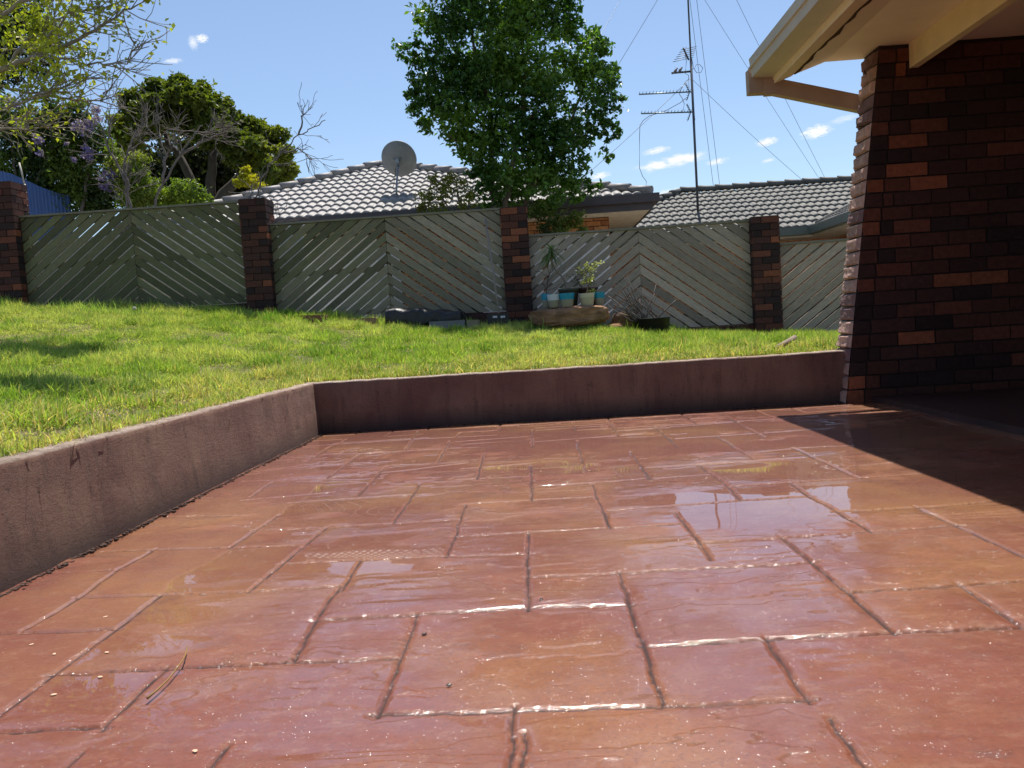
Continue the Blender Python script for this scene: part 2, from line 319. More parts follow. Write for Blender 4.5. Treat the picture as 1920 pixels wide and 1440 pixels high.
# water beads: small domes, dense along the joints, sparse elsewhere
gl = N.new('ShaderNodeBump'); gl.inputs['Distance'].default_value = .00105; gl.inputs['Strength'].default_value = 1
beads = None
for sc_ in (140, 230):
    vo = N.new('ShaderNodeTexVoronoi'); vo.inputs['Scale'].default_value = sc_; vo.voronoi_dimensions = '2D'; K(tc.outputs['Object'], vo.inputs['Vector'])
    sc3 = N.new('ShaderNodeSeparateColor'); K(vo.outputs['Color'], sc3.inputs[0])
    dome = math_('MAXIMUM', math_('SUBTRACT', 1., math_('POWER', math_('DIVIDE', vo.outputs['Distance'], .36), 2.)), 0.)
    dens = math_('ADD', math_('MULTIPLY', math_('MULTIPLY', sp.outputs[2], ramp(noise(24, 3, .7), .42, .58, .1, 1)), .34), ramp(noise(5, 4, .65), .44, .66, .008, .085))
    pick = math_('LESS_THAN', sc3.outputs[0], dens)
    h_ = math_('MULTIPLY', math_('MULTIPLY', dome, pick), 140./sc_)
    beads = h_ if beads is None else math_('MAXIMUM', beads, h_)
beads = math_('MULTIPLY', beads, ramp(sp.outputs[0], 0, 1, 1, 0))
K(beads, gl.inputs['Height']); K(b1.outputs[0], gl.inputs['Normal'])
gg = N.new('ShaderNodeBsdfGlossy'); gg.inputs['Roughness'].default_value = .15; K(ramp(beads, .0, .03, 0, .13), gg.inputs['Color']); K(gl.outputs[0], gg.inputs['Normal'])
ads = N.new('ShaderNodeAddShader'); K(P.outputs[0], ads.inputs[0]); K(gg.outputs[0], ads.inputs[1]); K(ads.outputs[0], N['Material Output'].inputs[0])
b2 = N.new('ShaderNodeBump'); b2.inputs['Distance'].default_value = .002; b2.inputs['Strength'].default_value = .5; K(noise(70, 6, .7), b2.inputs['Height']); K(b2.outputs[0], P.inputs['Normal'])
patio = pm.build('patio', M_patio); tag(patio, kind='structure')
# raised slab along the house
st_ = MB(); st_.box((2.06, -4.0, -.1), (5.3, 5.14, .035)); o = st_.build('patio_step', mat('wet_slab', (.05,.026,.022), rough=.45, var=.3, vscale=6, bump=.3)); tag(o, kind='structure')
# ------------------------------------------------------------------ retaining wall
def wall_strip(p0, p1, nrm, n, top, thick, seed, bat=.0):
    """upright wall face from p0 to p1 (2-D), cast concrete with slightly wavy top edge and worn arris"""
    p0 = np.array(p0); p1 = np.array(p1); nr = np.array(nrm, float)
    s = np.linspace(0, 1, n); base = p0+(p1-p0)*s[:, None]; ln = np.linalg.norm(p1-p0)
    hz = top+.006*(fbm(s*ln*2, s*0+seed, seed, 3)-.5)*2
    rows = [(0.0, -.06), (0.0, .0)]+[(0., k) for k in np.linspace(.1, .93, 16)]+[(0., .975), (-.006, .995), (-.02, 1.0), (-.6*thick, 1.0), (-thick, .99), (-thick, .2)]
    V = []
    for off, k in rows:
        zz = hz*k if k > 0 else np.full(n, k)
        bumpy = .004*(fbm(s*ln*9, k*6+s*0, seed+3, 4)-.5) if k > 0 else 0
        dd = (off+.0+bumpy-bat*max(k, 0))
        if k >= .975: zz = zz+.007*(fbm(s*ln*16, s*0+3, seed+9, 3)-.5)
        V.append(np.column_stack([base+nr*np.reshape(dd, (-1, 1)), zz]))
    V = np.concatenate(V); k = len(rows); i = (np.arange(k-1)[:, None]*n+np.arange(n-1)[None]).ravel()
    return V, np.stack([i, i+1, i+1+n, i+n], 1)
rw = empty('retaining_wall', (WX, WY, 0), 'low reddish brown concrete wall stepping up from the wet patio to the lawn', 'wall')
M_conc = bpy.data.materials.new('oxide_washed_concrete'); M_conc.use_nodes = True
t = M_conc.node_tree; N = t.nodes; K = t.links.new; P = N['Principled BSDF']; tc = N.new('ShaderNodeTexCoord')
c = mixc_(ramp(noise(2.6, 5, .6, (1, 1, .6)), .38, .62), (.36,.215,.15), (.24,.118,.09))
c = mixc_(ramp(noise(9, 6, .7, (2.5, 2.5, .35)), .5, .72, 0, .6), c, (.11,.062,.055))
c = mixc_(ramp(noise(75, 6, .85), .52, .70, 0, .6), c, (.40,.29,.21)); c = mixc_(ramp(noise(22, 8, .85), .56, .66, 0, .8), c, (.07,.04,.03))
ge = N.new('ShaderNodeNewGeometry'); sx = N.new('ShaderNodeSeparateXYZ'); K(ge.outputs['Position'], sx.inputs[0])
c = mixc_(ramp(sx.outputs[2], .0, .13, .75, 0), c, (.055,.032,.03))  # wet splash, and the shade at the wall foot, put into the colour
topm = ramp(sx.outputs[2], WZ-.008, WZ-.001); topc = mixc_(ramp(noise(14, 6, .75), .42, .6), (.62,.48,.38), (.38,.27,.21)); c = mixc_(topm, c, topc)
K(c, P.inputs['Base Color']); P.inputs['Roughness'].default_value = .85
b = N.new('ShaderNodeBump'); b.inputs['Distance'].default_value = .022; b.inputs['Strength'].default_value = 1; K(noise(38, 10, .85, (1.0, 1.0, 1.5)), b.inputs['Height']); K(b.outputs[0], P.inputs['Normal'])
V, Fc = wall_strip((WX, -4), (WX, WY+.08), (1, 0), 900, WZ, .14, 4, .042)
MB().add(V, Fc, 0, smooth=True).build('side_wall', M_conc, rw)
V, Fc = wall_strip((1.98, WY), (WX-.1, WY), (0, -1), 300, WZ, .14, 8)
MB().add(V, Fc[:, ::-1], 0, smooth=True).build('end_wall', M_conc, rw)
gr_ = MB(); rg2 = np.random.default_rng(14); CUBE = np.array([(0,3,2,1),(4,5,6,7),(0,1,5,4),(1,2,6,5),(2,3,7,6),(3,0,4,7)])
for k in range(1500):
    if k % 4: x_, y_ = WX+.014+abs(rg2.normal(0, .010)), rg2.uniform(1.0, WY)
    else: x_, y_ = rg2.uniform(WX, 1.9), WY-.014-abs(rg2.normal(0, .008))
    s_ = rg2.uniform(.002, .007); c8 = np.array([(a, b, c) for c in (-.6, .6) for a, b in ((-1, -1), (1, -1), (1, 1), (-1, 1))])*s_*rg2.uniform(.5, 1, (8, 1))
    gr_.add(c8+[x_, y_, s_*.3+.001], CUBE)
o = gr_.build('grit', mat('dirt_grit', (.06,.032,.024), rough=.9, var=.5, vscale=60)); tag(o, 'crumbs of dirt washed against the foot of the retaining wall', 'dirt', kind='stuff')
# ------------------------------------------------------------------ lawn ground and grass
gx = np.linspace(-14, 9, 240); gy = np.concatenate([np.linspace(-4, 5.2, 60), np.linspace(5.3, 10.9, 90)])
X, Y = np.meshgrid(gx, gy); Z = lawn_z(X, Y)-.02
Z = np.where((X > WX-.13) & (Y < WY+.1), -.25, Z)
i = (np.arange(len(gy)-1)[:, None]*len(gx)+np.arange(len(gx)-1)[None]).ravel()
Fq = np.stack([i, i+1, i+1+len(gx), i+len(gx)], 1)
Mg = mat('lawn_soil', (.11,.10,.035), rough=.95, var=.4, vscale=9, second=(.17,.12,.055), sscale=3.5, smix=.7, bump=.6, bscale=40, bdist=.02)
o = MB().add(np.stack([X, Y, Z], -1).reshape(-1, 3), Fq, smooth=True).build('lawn_ground', Mg); tag(o, kind='structure')
# neighbours' ground out to the horizon
gx2 = np.concatenate([np.linspace(-900, -16, 10), np.linspace(-14, 14, 15), np.linspace(20, 900, 10)]); gy2 = np.concatenate([[10.9, 12, 14, 20, 30, 60], np.linspace(100, 1500, 6)])
X, Y = np.meshgrid(gx2, gy2); Z = np.interp(X, [-20, -6, 0, 6, 20], [.3, .0, -.3, -.9, -1.2])-.002*(Y-11)
i = (np.arange(len(gy2)-1)[:, None]*len(gx2)+np.arange(len(gx2)-1)[None]).ravel()
o = MB().add(np.stack([X, Y, Z], -1).reshape(-1, 3), np.stack([i, i+1, i+1+len(gx2), i+len(gx2)], 1)).build('ground', mat('far_ground', (.07,.085,.035), rough=.95, var=.3, vscale=.6)); tag(o, kind='structure')
o = MB().box((-900, -900, -1.6), (900, 11, -1.5)).build('ground_behind', mat('far_ground_b', (.09,.09,.05), rough=.95)); tag(o, kind='structure')
o = MB().box((-11, 10.78, -.6), (9, 12.9, -.28)).build('neighbour_path', mat('pale_concrete', (.68,.66,.62), rough=.9, var=.15)); tag(o, kind='structure')
def blades(n, X, Y, hmin, hmax, w, cols, lean=.5, seed=1, zoff=0.):
    r = np.random.default_rng(seed); n = len(X)
    z = lawn_z(X, Y)-.012+zoff; h = r.uniform(hmin, hmax, n)*np.ones(n); a = r.uniform(0, 6.283, n); la = r.uniform(0, 6.283, n)
    le = h*np.abs(r.normal(0, lean, n)).clip(0, 1.6); c_, s_ = np.cos(a)*w/2, np.sin(a)*w/2
    hh = h/np.sqrt(1+(le/h)**2)
    B = np.stack([X, Y, z], 1); dv = np.stack([c_, s_, c_*0], 1)
    ln = np.stack([np.cos(la)*le, np.sin(la)*le, hh], 1)
    m1 = B+ln*np.array([.3, .3, .58]); tip = B+ln
    V = np.stack([B-dv, B+dv, m1+dv*.8, m1-dv*.8, tip], 1).reshape(-1, 3)
    k = np.arange(n)[:, None]*5
    return V, k+np.array([[0, 1, 2, 3]]), k+np.array([[3, 2, 4]]), np.repeat(cols, 5, 0)
g = MB()
def scatter(n, seed, fn):
    r = np.random.default_rng(seed); out = []
    X = r.uniform(-8.0, 3.9, n*3); Y = 1.2+(10.45-1.2)*r.random(n*3)**.92
    # keep only what is lawn and lies in or near the view
    k = ~((X > WX-.15) & (Y < WY+.13)) & (X > -.70*Y-.5) & (X < .42*Y+.5)
    k &= ~((X > 1.85+.02) & (Y < 5.42))
    dens = .34+.66*sst(.34, .56, fbm(X*4.2, Y*4.2, 71, 4)); dens *= np.where((Y < WY+.5) & (X > -1.7), .6, 1)
    edge_ = np.where(Y < WY+.13, (WX-.15-X), 9); dens *= np.where(edge_ < .12, .55, 1)
    k &= r.random(n*3) < dens
    return X[k][:n], Y[k][:n]
def gcol(X, Y, r):
    a = fbm(X*1.1, Y*1.1, 31, 3); b = fbm(X*4, Y*4, 35, 3)
    c1 = np.array([.30,.43,.08]); c2 = np.array([.43,.51,.15]); c3 = np.array([.12,.25,.035]); dry = np.array([.55,.47,.22])
    t1 = sst(.40, .62, a)[:, None]; t2 = sst(.5, .68, b)[:, None]*.6
    c = c1*(1-t1)+c2*t1; c = c*(1-t2)+c3*t2
    d = (r.random(len(X)) < .10+.25*((Y < WY+.9) & (X > -2.2)))[:, None]; c = np.where(d, dry, c)
    return c*r.uniform(.6, 1.45, (len(X), 1))
r = np.random.default_rng(2)
X, Y = scatter(380000, 5, None)
ht = .014+.058*sst(.42, .68, fbm(X*4.2, Y*4.2, 71, 4))+.05*sst(9.2, 10.2, Y)*sst(.42, .6, fbm(X*1.5, Y*1.5, 12, 2))+.06*sst(9.3, 10.1, Y)*np.exp(-((X+5.0)/1.0)**2)
V, q4, q3, cc = blades(0, X, Y, ht*.5, ht*1.6, .0058, gcol(X, Y, r), 1.0, 3)
g.add(V, q4, 0, cc, None, True); g.f.append((q3, 0, True))
# taller tufts
tx, ty, th_ = [], [], []
rr_ = random.Random(9)
for k in range(210):
    cx = rr_.uniform(-6.3, 2.6); cy = rr_.choice([rr_.uniform(9.6, 10.25), rr_.uniform(6, 10.2), rr_.uniform(2.2, 9)])
    if cx > WX-.2 and cy < WY+.2: continue
    nn = rr_.randint(8, 26); hh = rr_.uniform(.06, .13)*(1.25 if cy > 9.5 else .8)
    for _ in range(nn): tx.append(cx+rr_.gauss(0, .05)); ty.append(cy+rr_.gauss(0, .05)); th_.append(hh*rr_.uniform(.5, 1.2))
for px, py, hh in [(130,600,.16),(165,598,.17),(200,600,.15),(110,596,.14),(240,600,.10),(460,600,.16),(510,602,.15),(540,602,.12),(1010,622,.16),(1040,624,.14),(1175,632,.15),(1195,634,.17),(1215,630,.16),(1345,655,.1),(150,604,.13),(180,604,.13)]:
    p = at(px, py, 9.9)
    for _ in range(34): tx.append(p[0]+rr_.gauss(0, .07)); ty.append(9.9+rr_.gauss(0, .07)); th_.append(hh*rr_.uniform(.5, 1.3))
tx, ty, th_ = map(np.array, (tx, ty, th_))
V, q4, q3, cc = blades(0, tx, ty, th_*.9, th_*1.1, .006, gcol(tx, ty, r)*np.array([.85, 1.05, .9]), .55, 4)
k0 = g.n; g.add(V, q4, 0, cc, None, True); g.f.append((q3+k0, 0, True))
# blades leaning over the wall's top edge
n = 5200; X = np.concatenate([r.normal(WX-.135, .022, n), r.uniform(-1.6, 1.9, 2600)]); Y = np.concatenate([r.uniform(1.3, 5.2, n), r.normal(WY+.15, .018, 2600)])
V, q4, q3, cc = blades(0, X, Y, .015, .045, .0045, gcol(X, Y, r), .9, 6, .01)
k0 = g.n; g.add(V, q4, 0, cc, None, True); g.f.append((q3+k0, 0, True))
# straw lying on the wall's top edge
n = 420; X = r.uniform(WX-.12, WX-.01, n); Y = r.uniform(1.4, 5.2, n); q_ = r.random(n) < .4; X = np.where(q_, r.uniform(-1.4, 1.8, n), X); Y = np.where(q_, r.uniform(WY+.01, WY+.10, n), Y)
a = r.uniform(0, 3.14, n); l_ = r.uniform(.006, .022, n); C0 = np.stack([X, Y, np.full(n, WZ+.0065)], 1); dv = np.stack([np.cos(a)*l_, np.sin(a)*l_, r.uniform(-.002, .004, n)], 1); sv_ = np.stack([-np.sin(a)*.0016, np.cos(a)*.0016, 0*a], 1)
V = np.stack([C0-dv-sv_, C0-dv+sv_, C0+dv+sv_*.3, C0+dv-sv_*.3], 1).reshape(-1, 3)
g.add(V, np.arange(n)[:, None]*4+[[0, 1, 2, 3]], 0, np.repeat(np.array([[.42,.34,.18]])*r.uniform(.4, 1.2, (n, 1)), 4, 0))
o = g.build('grass', M_grass); tag(o, 'rough sunlit lawn grass with longer tufts along the fence', 'grass', kind='stuff')
# ------------------------------------------------------------------ brickwork
BR = [((.032,.016,.015), 3), ((.058,.023,.019), 4.5), ((.085,.030,.020), 3.5), ((.24,.075,.036), .8), ((.135,.043,.026), 1.6)]
def brick_col(r, bright=1.):
    w = [b[1]*(bright if k > 2 else 1) for k, b in enumerate(BR)]
    c = np.array(r.choices([b[0] for b in BR], w)[0]); return c*r.uniform(.8, 1.2)
def brick_face(mb, o, u, n, length, height, seed, course=.086, bl=.24, depth=.05, bright=1., leftf=None, fine=0):
    """running bond bricks on a vertical face: o corner, u direction along, n outward; leftf(z) gives start"""
    r = random.Random(seed); o = np.array(o, float); u = np.array(u, float); n_ = np.array(n, float)
    rows = int(math.ceil(height/course))
    for k in range(rows):
        z0 = k*course; z1 = min(z0+course-.010, height)
        if z1-z0 < .015: continue
        s = -bl/2 if k % 2 else 0.
        if leftf is not None: l0 = leftf(z0+course/2)
        else: l0 = 0
        s += 0
        while s < length:
            a = max(s, l0); b = min(s+bl-.010, length)
            if b-a > .03:
                c = brick_col(r, bright); p = r.uniform(-.002, .003)
                q = [o+u*a+n_*p, o+u*b+n_*p, o+u*b-n_*depth, o+u*a-n_*depth]
                V = np.array([x+[0, 0, z] for z in (z0, z1) for x in q]); V += RNG.normal(0, .0009, V.shape)
                mb.add(V, [(0,3,2,1),(4,5,6,7),(0,1,5,4),(1,2,6,5),(2,3,7,6),(3,0,4,7)], 0, c)
            s += bl
def brick_pier(x0, x1, y0, y1, z0, z1, seed, parent, label=None, bright=1.):
    mb = MB(); h = z1-z0; g_ = .012
    mb.box((x0+g_, y0+g_, z0), (x1-g_, y1-g_, z1-.012), 1)
    w = x1-x0; d = y1-y0
    for k, (o_, u, n, ln) in enumerate([((x0, y0, z0), (1,0,0), (0,-1,0), w), ((x1, y0+.0, z0), (0,1,0), (1,0,0), d), ((x0, y1, z0), (0,-1,0), (-1,0,0), d)]):
        r = random.Random(seed+k); rows = int(round(h/.086)); ch = h/rows
        for q in range(rows):
            cuts = [0, ln*.34, ln*1.0] if (q+k) % 2 else [0, ln*.66, ln]
            for a, b in zip(cuts, cuts[1:]):
                c = brick_col(r, bright); a_ = a+.005*(a > 0); b_ = b-.005*(b < ln)
                P0 = np.array(o_, float); U = np.array(u, float); NN = np.array(n, float); p = r.uniform(-.002, .003)
                e0 = .0 if k == 0 else .0; 
                qd = [P0+U*a_+NN*p, P0+U*b_+NN*p, P0+U*b_-NN*.011, P0+U*a_-NN*.011]
                V = np.array([x+[0, 0, z] for z in (q*ch, (q+1)*ch-.010) for x in qd]); V += RNG.normal(0, .0008, V.shape)
                mb.add(V, [(0,3,2,1),(4,5,6,7),(0,1,5,4),(1,2,6,5),(2,3,7,6),(3,0,4,7)], 0, c)
    # top course
    mb.box((x0+.004, y0+.004, z1-.011), (x1-.004, y1-.004, z1+.002), 0, (.05,.02,.017), jit=.001)
    o = mb.build('brick_pier', [M_brick, M_mortar], parent)
    if label: o['label'] = label
    return o
FY = 10.4
fence = empty('boundary_fence', (0, FY, .3), 'long stepped fence of chevron timber panels between dark brick piers behind the lawn', 'fence')
piers = [(-27, 16, 341), (446, 496, 372), (937, 987, 388), (1409, 1460, 405)]; PX = []
labs = ['leftmost pier at the high end of the lawn, sunlit on its side', 'pier between the mossy green panels', 'pier in front of the leafy tree', 'pier nearest the brick house with bright orange bricks']
for k, ((a, b, yt), lb) in enumerate(zip(piers, labs)):
    xm = (at(a, yt, FY)[0]+at(b, yt, FY)[0])/2; zt = at((a+b)/2, yt, FY)[2]
    brick_pier(xm-.172, xm+.172, FY, FY+.345, float(lawn_z(xm, FY))-.15, zt, 40+k*7, fence, lb, 1.+.5*(k == 3)+.2*(k == 2)); PX.append(xm)
brick_pier(PX[0]-4.2, PX[0]-3.85, FY, FY+.345, 1.2, at(-5, 310, FY)[2]+.1, 90, fence)
def clip(poly, a, b, c_):     # keep a*x+b*y<=c
    out = []
    for i in range(len(poly)):
        p, q = poly[i], poly[(i+1) % len(poly)]; dp = a*p[0]+b*p[1]-c_; dq = a*q[0]+b*q[1]-c_
        if dp <= 0: out.append(p)
        if dp*dq < 0: t_ = dp/(dp-dq); out.append((p[0]+t_*(q[0]-p[0]), p[1]+t_*(q[1]-p[1])))
    return out
def panel(x0, x1, zt, zb, seed, label, y=FY+.13, mossf=None, apex=.5):
    r = random.Random(seed); mb = MB(); xm = x0+(x1-x0)*apex; ang = rad(37); pitch_ = .1085; bw = .0930
    for side in (-1, 1):
        dx, dz = math.cos(ang), math.sin(ang)*(1 if side < 0 else -1)   # along board
        nx_, nz_ = -dz, dx
        xa, xb = (x0, xm-.002) if side < 0 else (xm+.002, x1)
        base = np.array([xm, zt])
        ks = range(-40, 40); off0 = 0.03
        for k in ks:
            c0 = base @ np.array([nx_, nz_]) + k*pitch_+off0; jit_ = r.uniform(-.003, .003); w = bw+r.uniform(-.006, .003)
            if (seed*7+k+side*3) % 9 == 0: w -= .006
            poly = [(xa, zb), (xb, zb), (xb, zt), (xa, zt)]
            poly = clip(poly, nx_, nz_, c0+w/2+jit_); 
            if poly: poly = clip(poly, -nx_, -nz_, -(c0-w/2+jit_))
            if len(poly) < 3: continue
            A = np.array(poly); 
            if np.ptp(A[:, 0]) < .01: continue
            ctr = A.mean(0); moss = mossf(ctr[0], ctr[1], r)
            bc = np.stack([A @ [dx, dz], A @ [nx_, nz_], np.full(len(A), r.uniform(0, 50))], 1)+[r.uniform(0, 60), r.uniform(0, 60), 0]
            yo = y+r.uniform(-.002, .002)
            mb.prism(poly, yo, yo+.018, 'y', 0, moss*r.uniform(.65, 1.25), bc)
    o = mb.build('timber_panel', M_board, fence); o['label'] = label
    rl = MB()
    for z in (zb+.10, (zt+zb)/2, zt-.09): rl.box((x0, y+.022, z-.035), (x1, y+.058, z+.035))
    for x in (x0+.03, xm, x1-.03): rl.box((x-.03, y+.0605, zb), (x+.03, y+.09, zt))
    rl.build('support_rail', M_rail, o)
    MB().box((x0-.01, y-.018, zt+.002), (x1+.01, y+.075, zt+.028), jit=.002).build('capping_rail', M_rail, o)
def mossf(amt):
    def f(x, z, r):
        a = min(1, max(0, amt(x)+r.uniform(-.15, .15)))
        return np.array([.150,.150,.080])*a+np.array([.40,.325,.26])*(1-a)
    return f
zt = lambda px, py: at(px, py, FY+.13)[2]
PH = 1.29
pz = [(zt(448,380)), (zt(935,394)), (zt(1405,416)), (zt(1520,456))]
panel(PX[0]+.17, PX[1]-.17, pz[0], pz[0]-PH, 1, 'green mossy panel beside the leftmost pier', mossf=mossf(lambda x: 1.0))
panel(PX[1]+.17, PX[2]-.17, pz[1], pz[1]-PH, 2, 'panel behind the rake, green on its left half', mossf=mossf(lambda x: .95-.65*(x-PX[1])/3.2))
panel(PX[2]+.17, PX[3]-.17, pz[2], pz[2]-PH, 3, 'grey panel behind the potted plants', mossf=mossf(lambda x: .05+.1*(x > 2)))
panel(PX[3]+.17, PX[3]+3.1, pz[3], pz[3]-PH-.15, 5, 'brownish grey panel beside the house corner', mossf=mossf(lambda x: .12))
panel(PX[0]-3.85, PX[0]-.17, pz[0]+.33, pz[0]+.33-PH, 6, 'panel running on beyond the leftmost pier', mossf=mossf(lambda x: 1.0))
for k in range(3):
    mb = MB(); a, b = PX[k]+.175, PX[k+1]-.175; top = pz[k]-PH-.004; h = 1.0
    mb.box((a, FY+.072, top-h), (b, FY+.25, top-.008), 1)
    brick_face(mb, (a, FY+.06, top-h), (1,0,0), (0,-1,0), b-a, h, 60+k, depth=.011, course=1.0/12)
    mb.build('brick_plinth', [M_brick, M_mortar], fence)
# ------------------------------------------------------------------ brick house at the right
HY = 5.15; HT = 2.18
xl = lambda z: 1.905+.125*z
house = empty('brick_house', (2.2, HY, 0), 'dark brick house wall with a leaning rough-faced corner under cream painted eaves', 'house')
mb = MB(); rh = random.Random(77)
mb.prism([(xl(0)+.02, -.1), (5.2, -.1), (5.2, HT), (xl(HT)+.02, HT)], HY+.012, HY+.22, 'y', 1)
rows = int(HT/.0865)+1
for k in range(rows):
    z0 = k*.0865; z1 = min(z0+.0765, HT)
    if z1-z0 < .02: continue
    x = xl(z0+.04)
    cuts = [x+.105, ]               # first header strip follows the lean
    mb.box((x, HY, z0), (x+.100, HY+.05, z1), 0, brick_col(rh, 1.3), jit=.0012)
    s = x+.112; grid = 2.0+(.115 if k % 2 else 0)+rh.uniform(-.012, .012)
    nxt = grid+math.ceil((s-grid+.05)/.23)*.23
    while s < 5.2:
        e = min(nxt-.010, 5.2)
        c = brick_col(rh, .75)
        mb.box((s, HY, z0), (e, HY+.05, z1), 0, c, jit=.0012); s = e+.010; nxt += .23
wallo = mb.build('wall', [M_brick, M_mortar], house)
# rough rock-faced return on the left side
mb = MB(); rq = np.random.default_rng(5)
for k in range(rows):
    z0 = k*.0865; z1 = min(z0+.080, HT)
    if z1-z0 < .02: continue
    n_ = 11; m_ = 8; ya, yb = HY+.004, HY+.226
    yy = np.linspace(ya, yb, n_); zz = np.linspace(z0, z1, m_); YY, ZZ = np.meshgrid(yy, zz)
    e = np.minimum(np.minimum((YY-ya)/.022, (yb-YY)/.022), np.minimum((ZZ-z0)/.009, (z1-ZZ)/.009)).clip(0, 1)
    e = np.sin(e*math.pi/2)
    off = e*(.006+.030*fbm(YY*17+k*9.1, ZZ*24+k*3.7, 8, 4)*rq.uniform(.6, 1.2))+.002*rq.random()
    XX = xl(ZZ)-.004-off
    Vv = np.stack([XX, YY, ZZ], -1).reshape(-1, 3); i = (np.arange(m_-1)[:, None]*n_+np.arange(n_-1)[None]).ravel()
    c = np.array([.40,.25,.20])*rq.uniform(.7, 1.2) if rq.random() < .8 else np.array([.19,.11,.105])
    mb.add(Vv, np.stack([i, i+n_, i+1+n_, i+1], 1), 0, c)
    b_ = np.array([[xl(z0), ya, z0], [xl(z0), yb, z0], [xl(z1), yb, z1], [xl(z1), ya, z1]]); 
    for q in ([0, n_-1], [(m_-1)*n_, m_*n_-1]): pass
mb.prism([(xl(0)+.022, -.1), (xl(0)-.004, -.1), (xl(HT)-.004, HT), (xl(HT)+.022, HT)], HY+.004, HY+.226, 'y', 1)
mb.build('corner_brickwork', [M_brick, M_mortar], house)
# other walls of the house closing in the covered side
mb = MB(); mb.box((5.0, -4, 0), (5.2, HY, HT), 1); brick_face(mb, (5.0, HY-.02, 0), (0,-1,0), (-1,0,0), 9.1, HT, 12, depth=.0, bright=.7)
mb.build('side_wall', [M_brick, M_mortar], house)
mb = MB(); mb.box((1.6, -4.2, 0), (5.0, -4.0, HT), 1); brick_face(mb, (5.0, -3.99, 0), (-1,0,0), (0,1,0), 3.4, HT, 13, depth=.0)
mb.build('rear_wall', [M_brick, M_mortar], house)
YB = 5.40
mb = MB(); mb.prism([(1.93, HT), (5.3, HT), (5.3, HT+.02), (1.93, HT+.02)], -4.2, YB, 'y'); mb.prism([(1.735, 2.115), (1.932, HT), (1.932, HT+.02), (1.735, 2.135)], -4.2, YB, 'y')
mb.build('soffit', M_soffit, house)
mb = MB(); mb.prism([(1.605, 2.068), (1.718, 2.106), (1.718, 2.130), (1.605, 2.092)], -4.2, YB-.002, 'y', 0)
mb.box((1.60, -4.2, 2.09), (1.625, YB, 2.24), 0); mb.build('eave_lining', M_cream, house)
mb = MB(); pts = []
for k in range(90):
    y = YB-.05-k*.06; pts.append((1.722+.006*math.sin(k*1.7)+.005*math.sin(k*.63), y, 2.1085+.002*math.sin(k)))
mb.tube(pts, [.009+.004*abs(math.sin(k*.9)) for k in range(90)], 5); mb.build('peeling_joint', M_crack, house)
mb = MB(); mb.prism([(1.452, 2.235), (1.468, 2.118), (1.60, 2.112), (1.60, 2.24), (1.592, 2.24), (1.592, 2.122), (1.476, 2.126), (1.460, 2.235)], -4.2, YB+.01, 'y')
mb.prism([(1.466, 2.17), (1.448, 2.172), (1.447, 2.182), (1.462, 2.184)], -4.2, YB+.01, 'y')
mb.box((1.468, YB+.010, 2.122), (1.598, YB+.014, 2.236)); gut = mb.build('gutter', M_gutter, house)
mb = MB(); a = at(1401, 133, 5.46); b_ = at(1432, 175, 5.46)
mb.box((a[0], 5.425, b_[2]), (b_[0]+.02, 5.50, a[2]), jit=.002); mb.box((b_[0]+.021, 5.42, 2.14), (b_[0]+.16, 5.50, 2.25))
mb.build('barge_board', mat('barge_paint', (.40,.29,.20), rough=.6, var=.12), house)
# downpipe: drop, then a fall back to the wall
dp = MB(); z1 = at(1447, 145, 5.46)[2]; pa = at(1447, 163, 5.46); pb = at(1612, 196, 5.46)
dp.box((pa[0]-.052, YB+.018, pa[2]-.055), (pa[0]+.052, YB+.078, 2.125))
u_ = (pb-pa)/np.linalg.norm(pb-pa); up_ = np.array([-u_[2], 0, u_[0]])
q0, q1 = pa-u_*.052, pb+u_*.35
dp.prism([tuple((q0+up_*-.052)[[0, 2]]), tuple((q1-up_*.052)[[0, 2]]), tuple((q1+up_*.048)[[0, 2]]), tuple((q0+up_*.048)[[0, 2]])], YB+.019, YB+.079, 'y')
dp.box((q1[0]-.05, YB+.018, .28), (q1[0]+.05, YB+.078, q1[2]+.03)); dp.build('downpipe', mat('downpipe_paint', (.42,.30,.215), rough=.5, var=.1, vscale=7), house)
mb = MB(); mb.box((2.352, -4.1, 2.032), (2.402, HY-.004, HT-.001)); mb.box((2.349, HY-.07, 2.03), (2.352, HY-.004, HT-.001)); mb.build('beam', mat('beam_paint', (.80,.66,.40), rough=.5, var=.08), house)
mb = MB(); 
for px, py in ((1621, 138), (1608, 236)):
    p = at(px, py, HY+.12); q = at(px+22, py-1, HY+.12)
    MB().tube([p+[0, 0, .02], p, p+(q-p)*.2-[0, 0, .006], q], .003, 5).build('wall_hook', bpy.data.materials.get('rusty_hook') or mat('rusty_hook', (.04,.03,.03), rough=.7), house)
# roof over it
mb = MB(); mb.prism([(1.51, 2.262), (5.4, 3.81), (5.4, 3.87), (1.51, 2.30)], -4.3, YB+.02, 'y'); mb.prism([(1.63, HT+.03), (5.2, HT+.03), (5.2, 3.75), (1.63, 2.325)], YB-.06, YB-.02, 'y', 1)
mb.build('roof', [mat('house_roof_tile', (.16,.14,.13), rough=.8), M_cream], house)
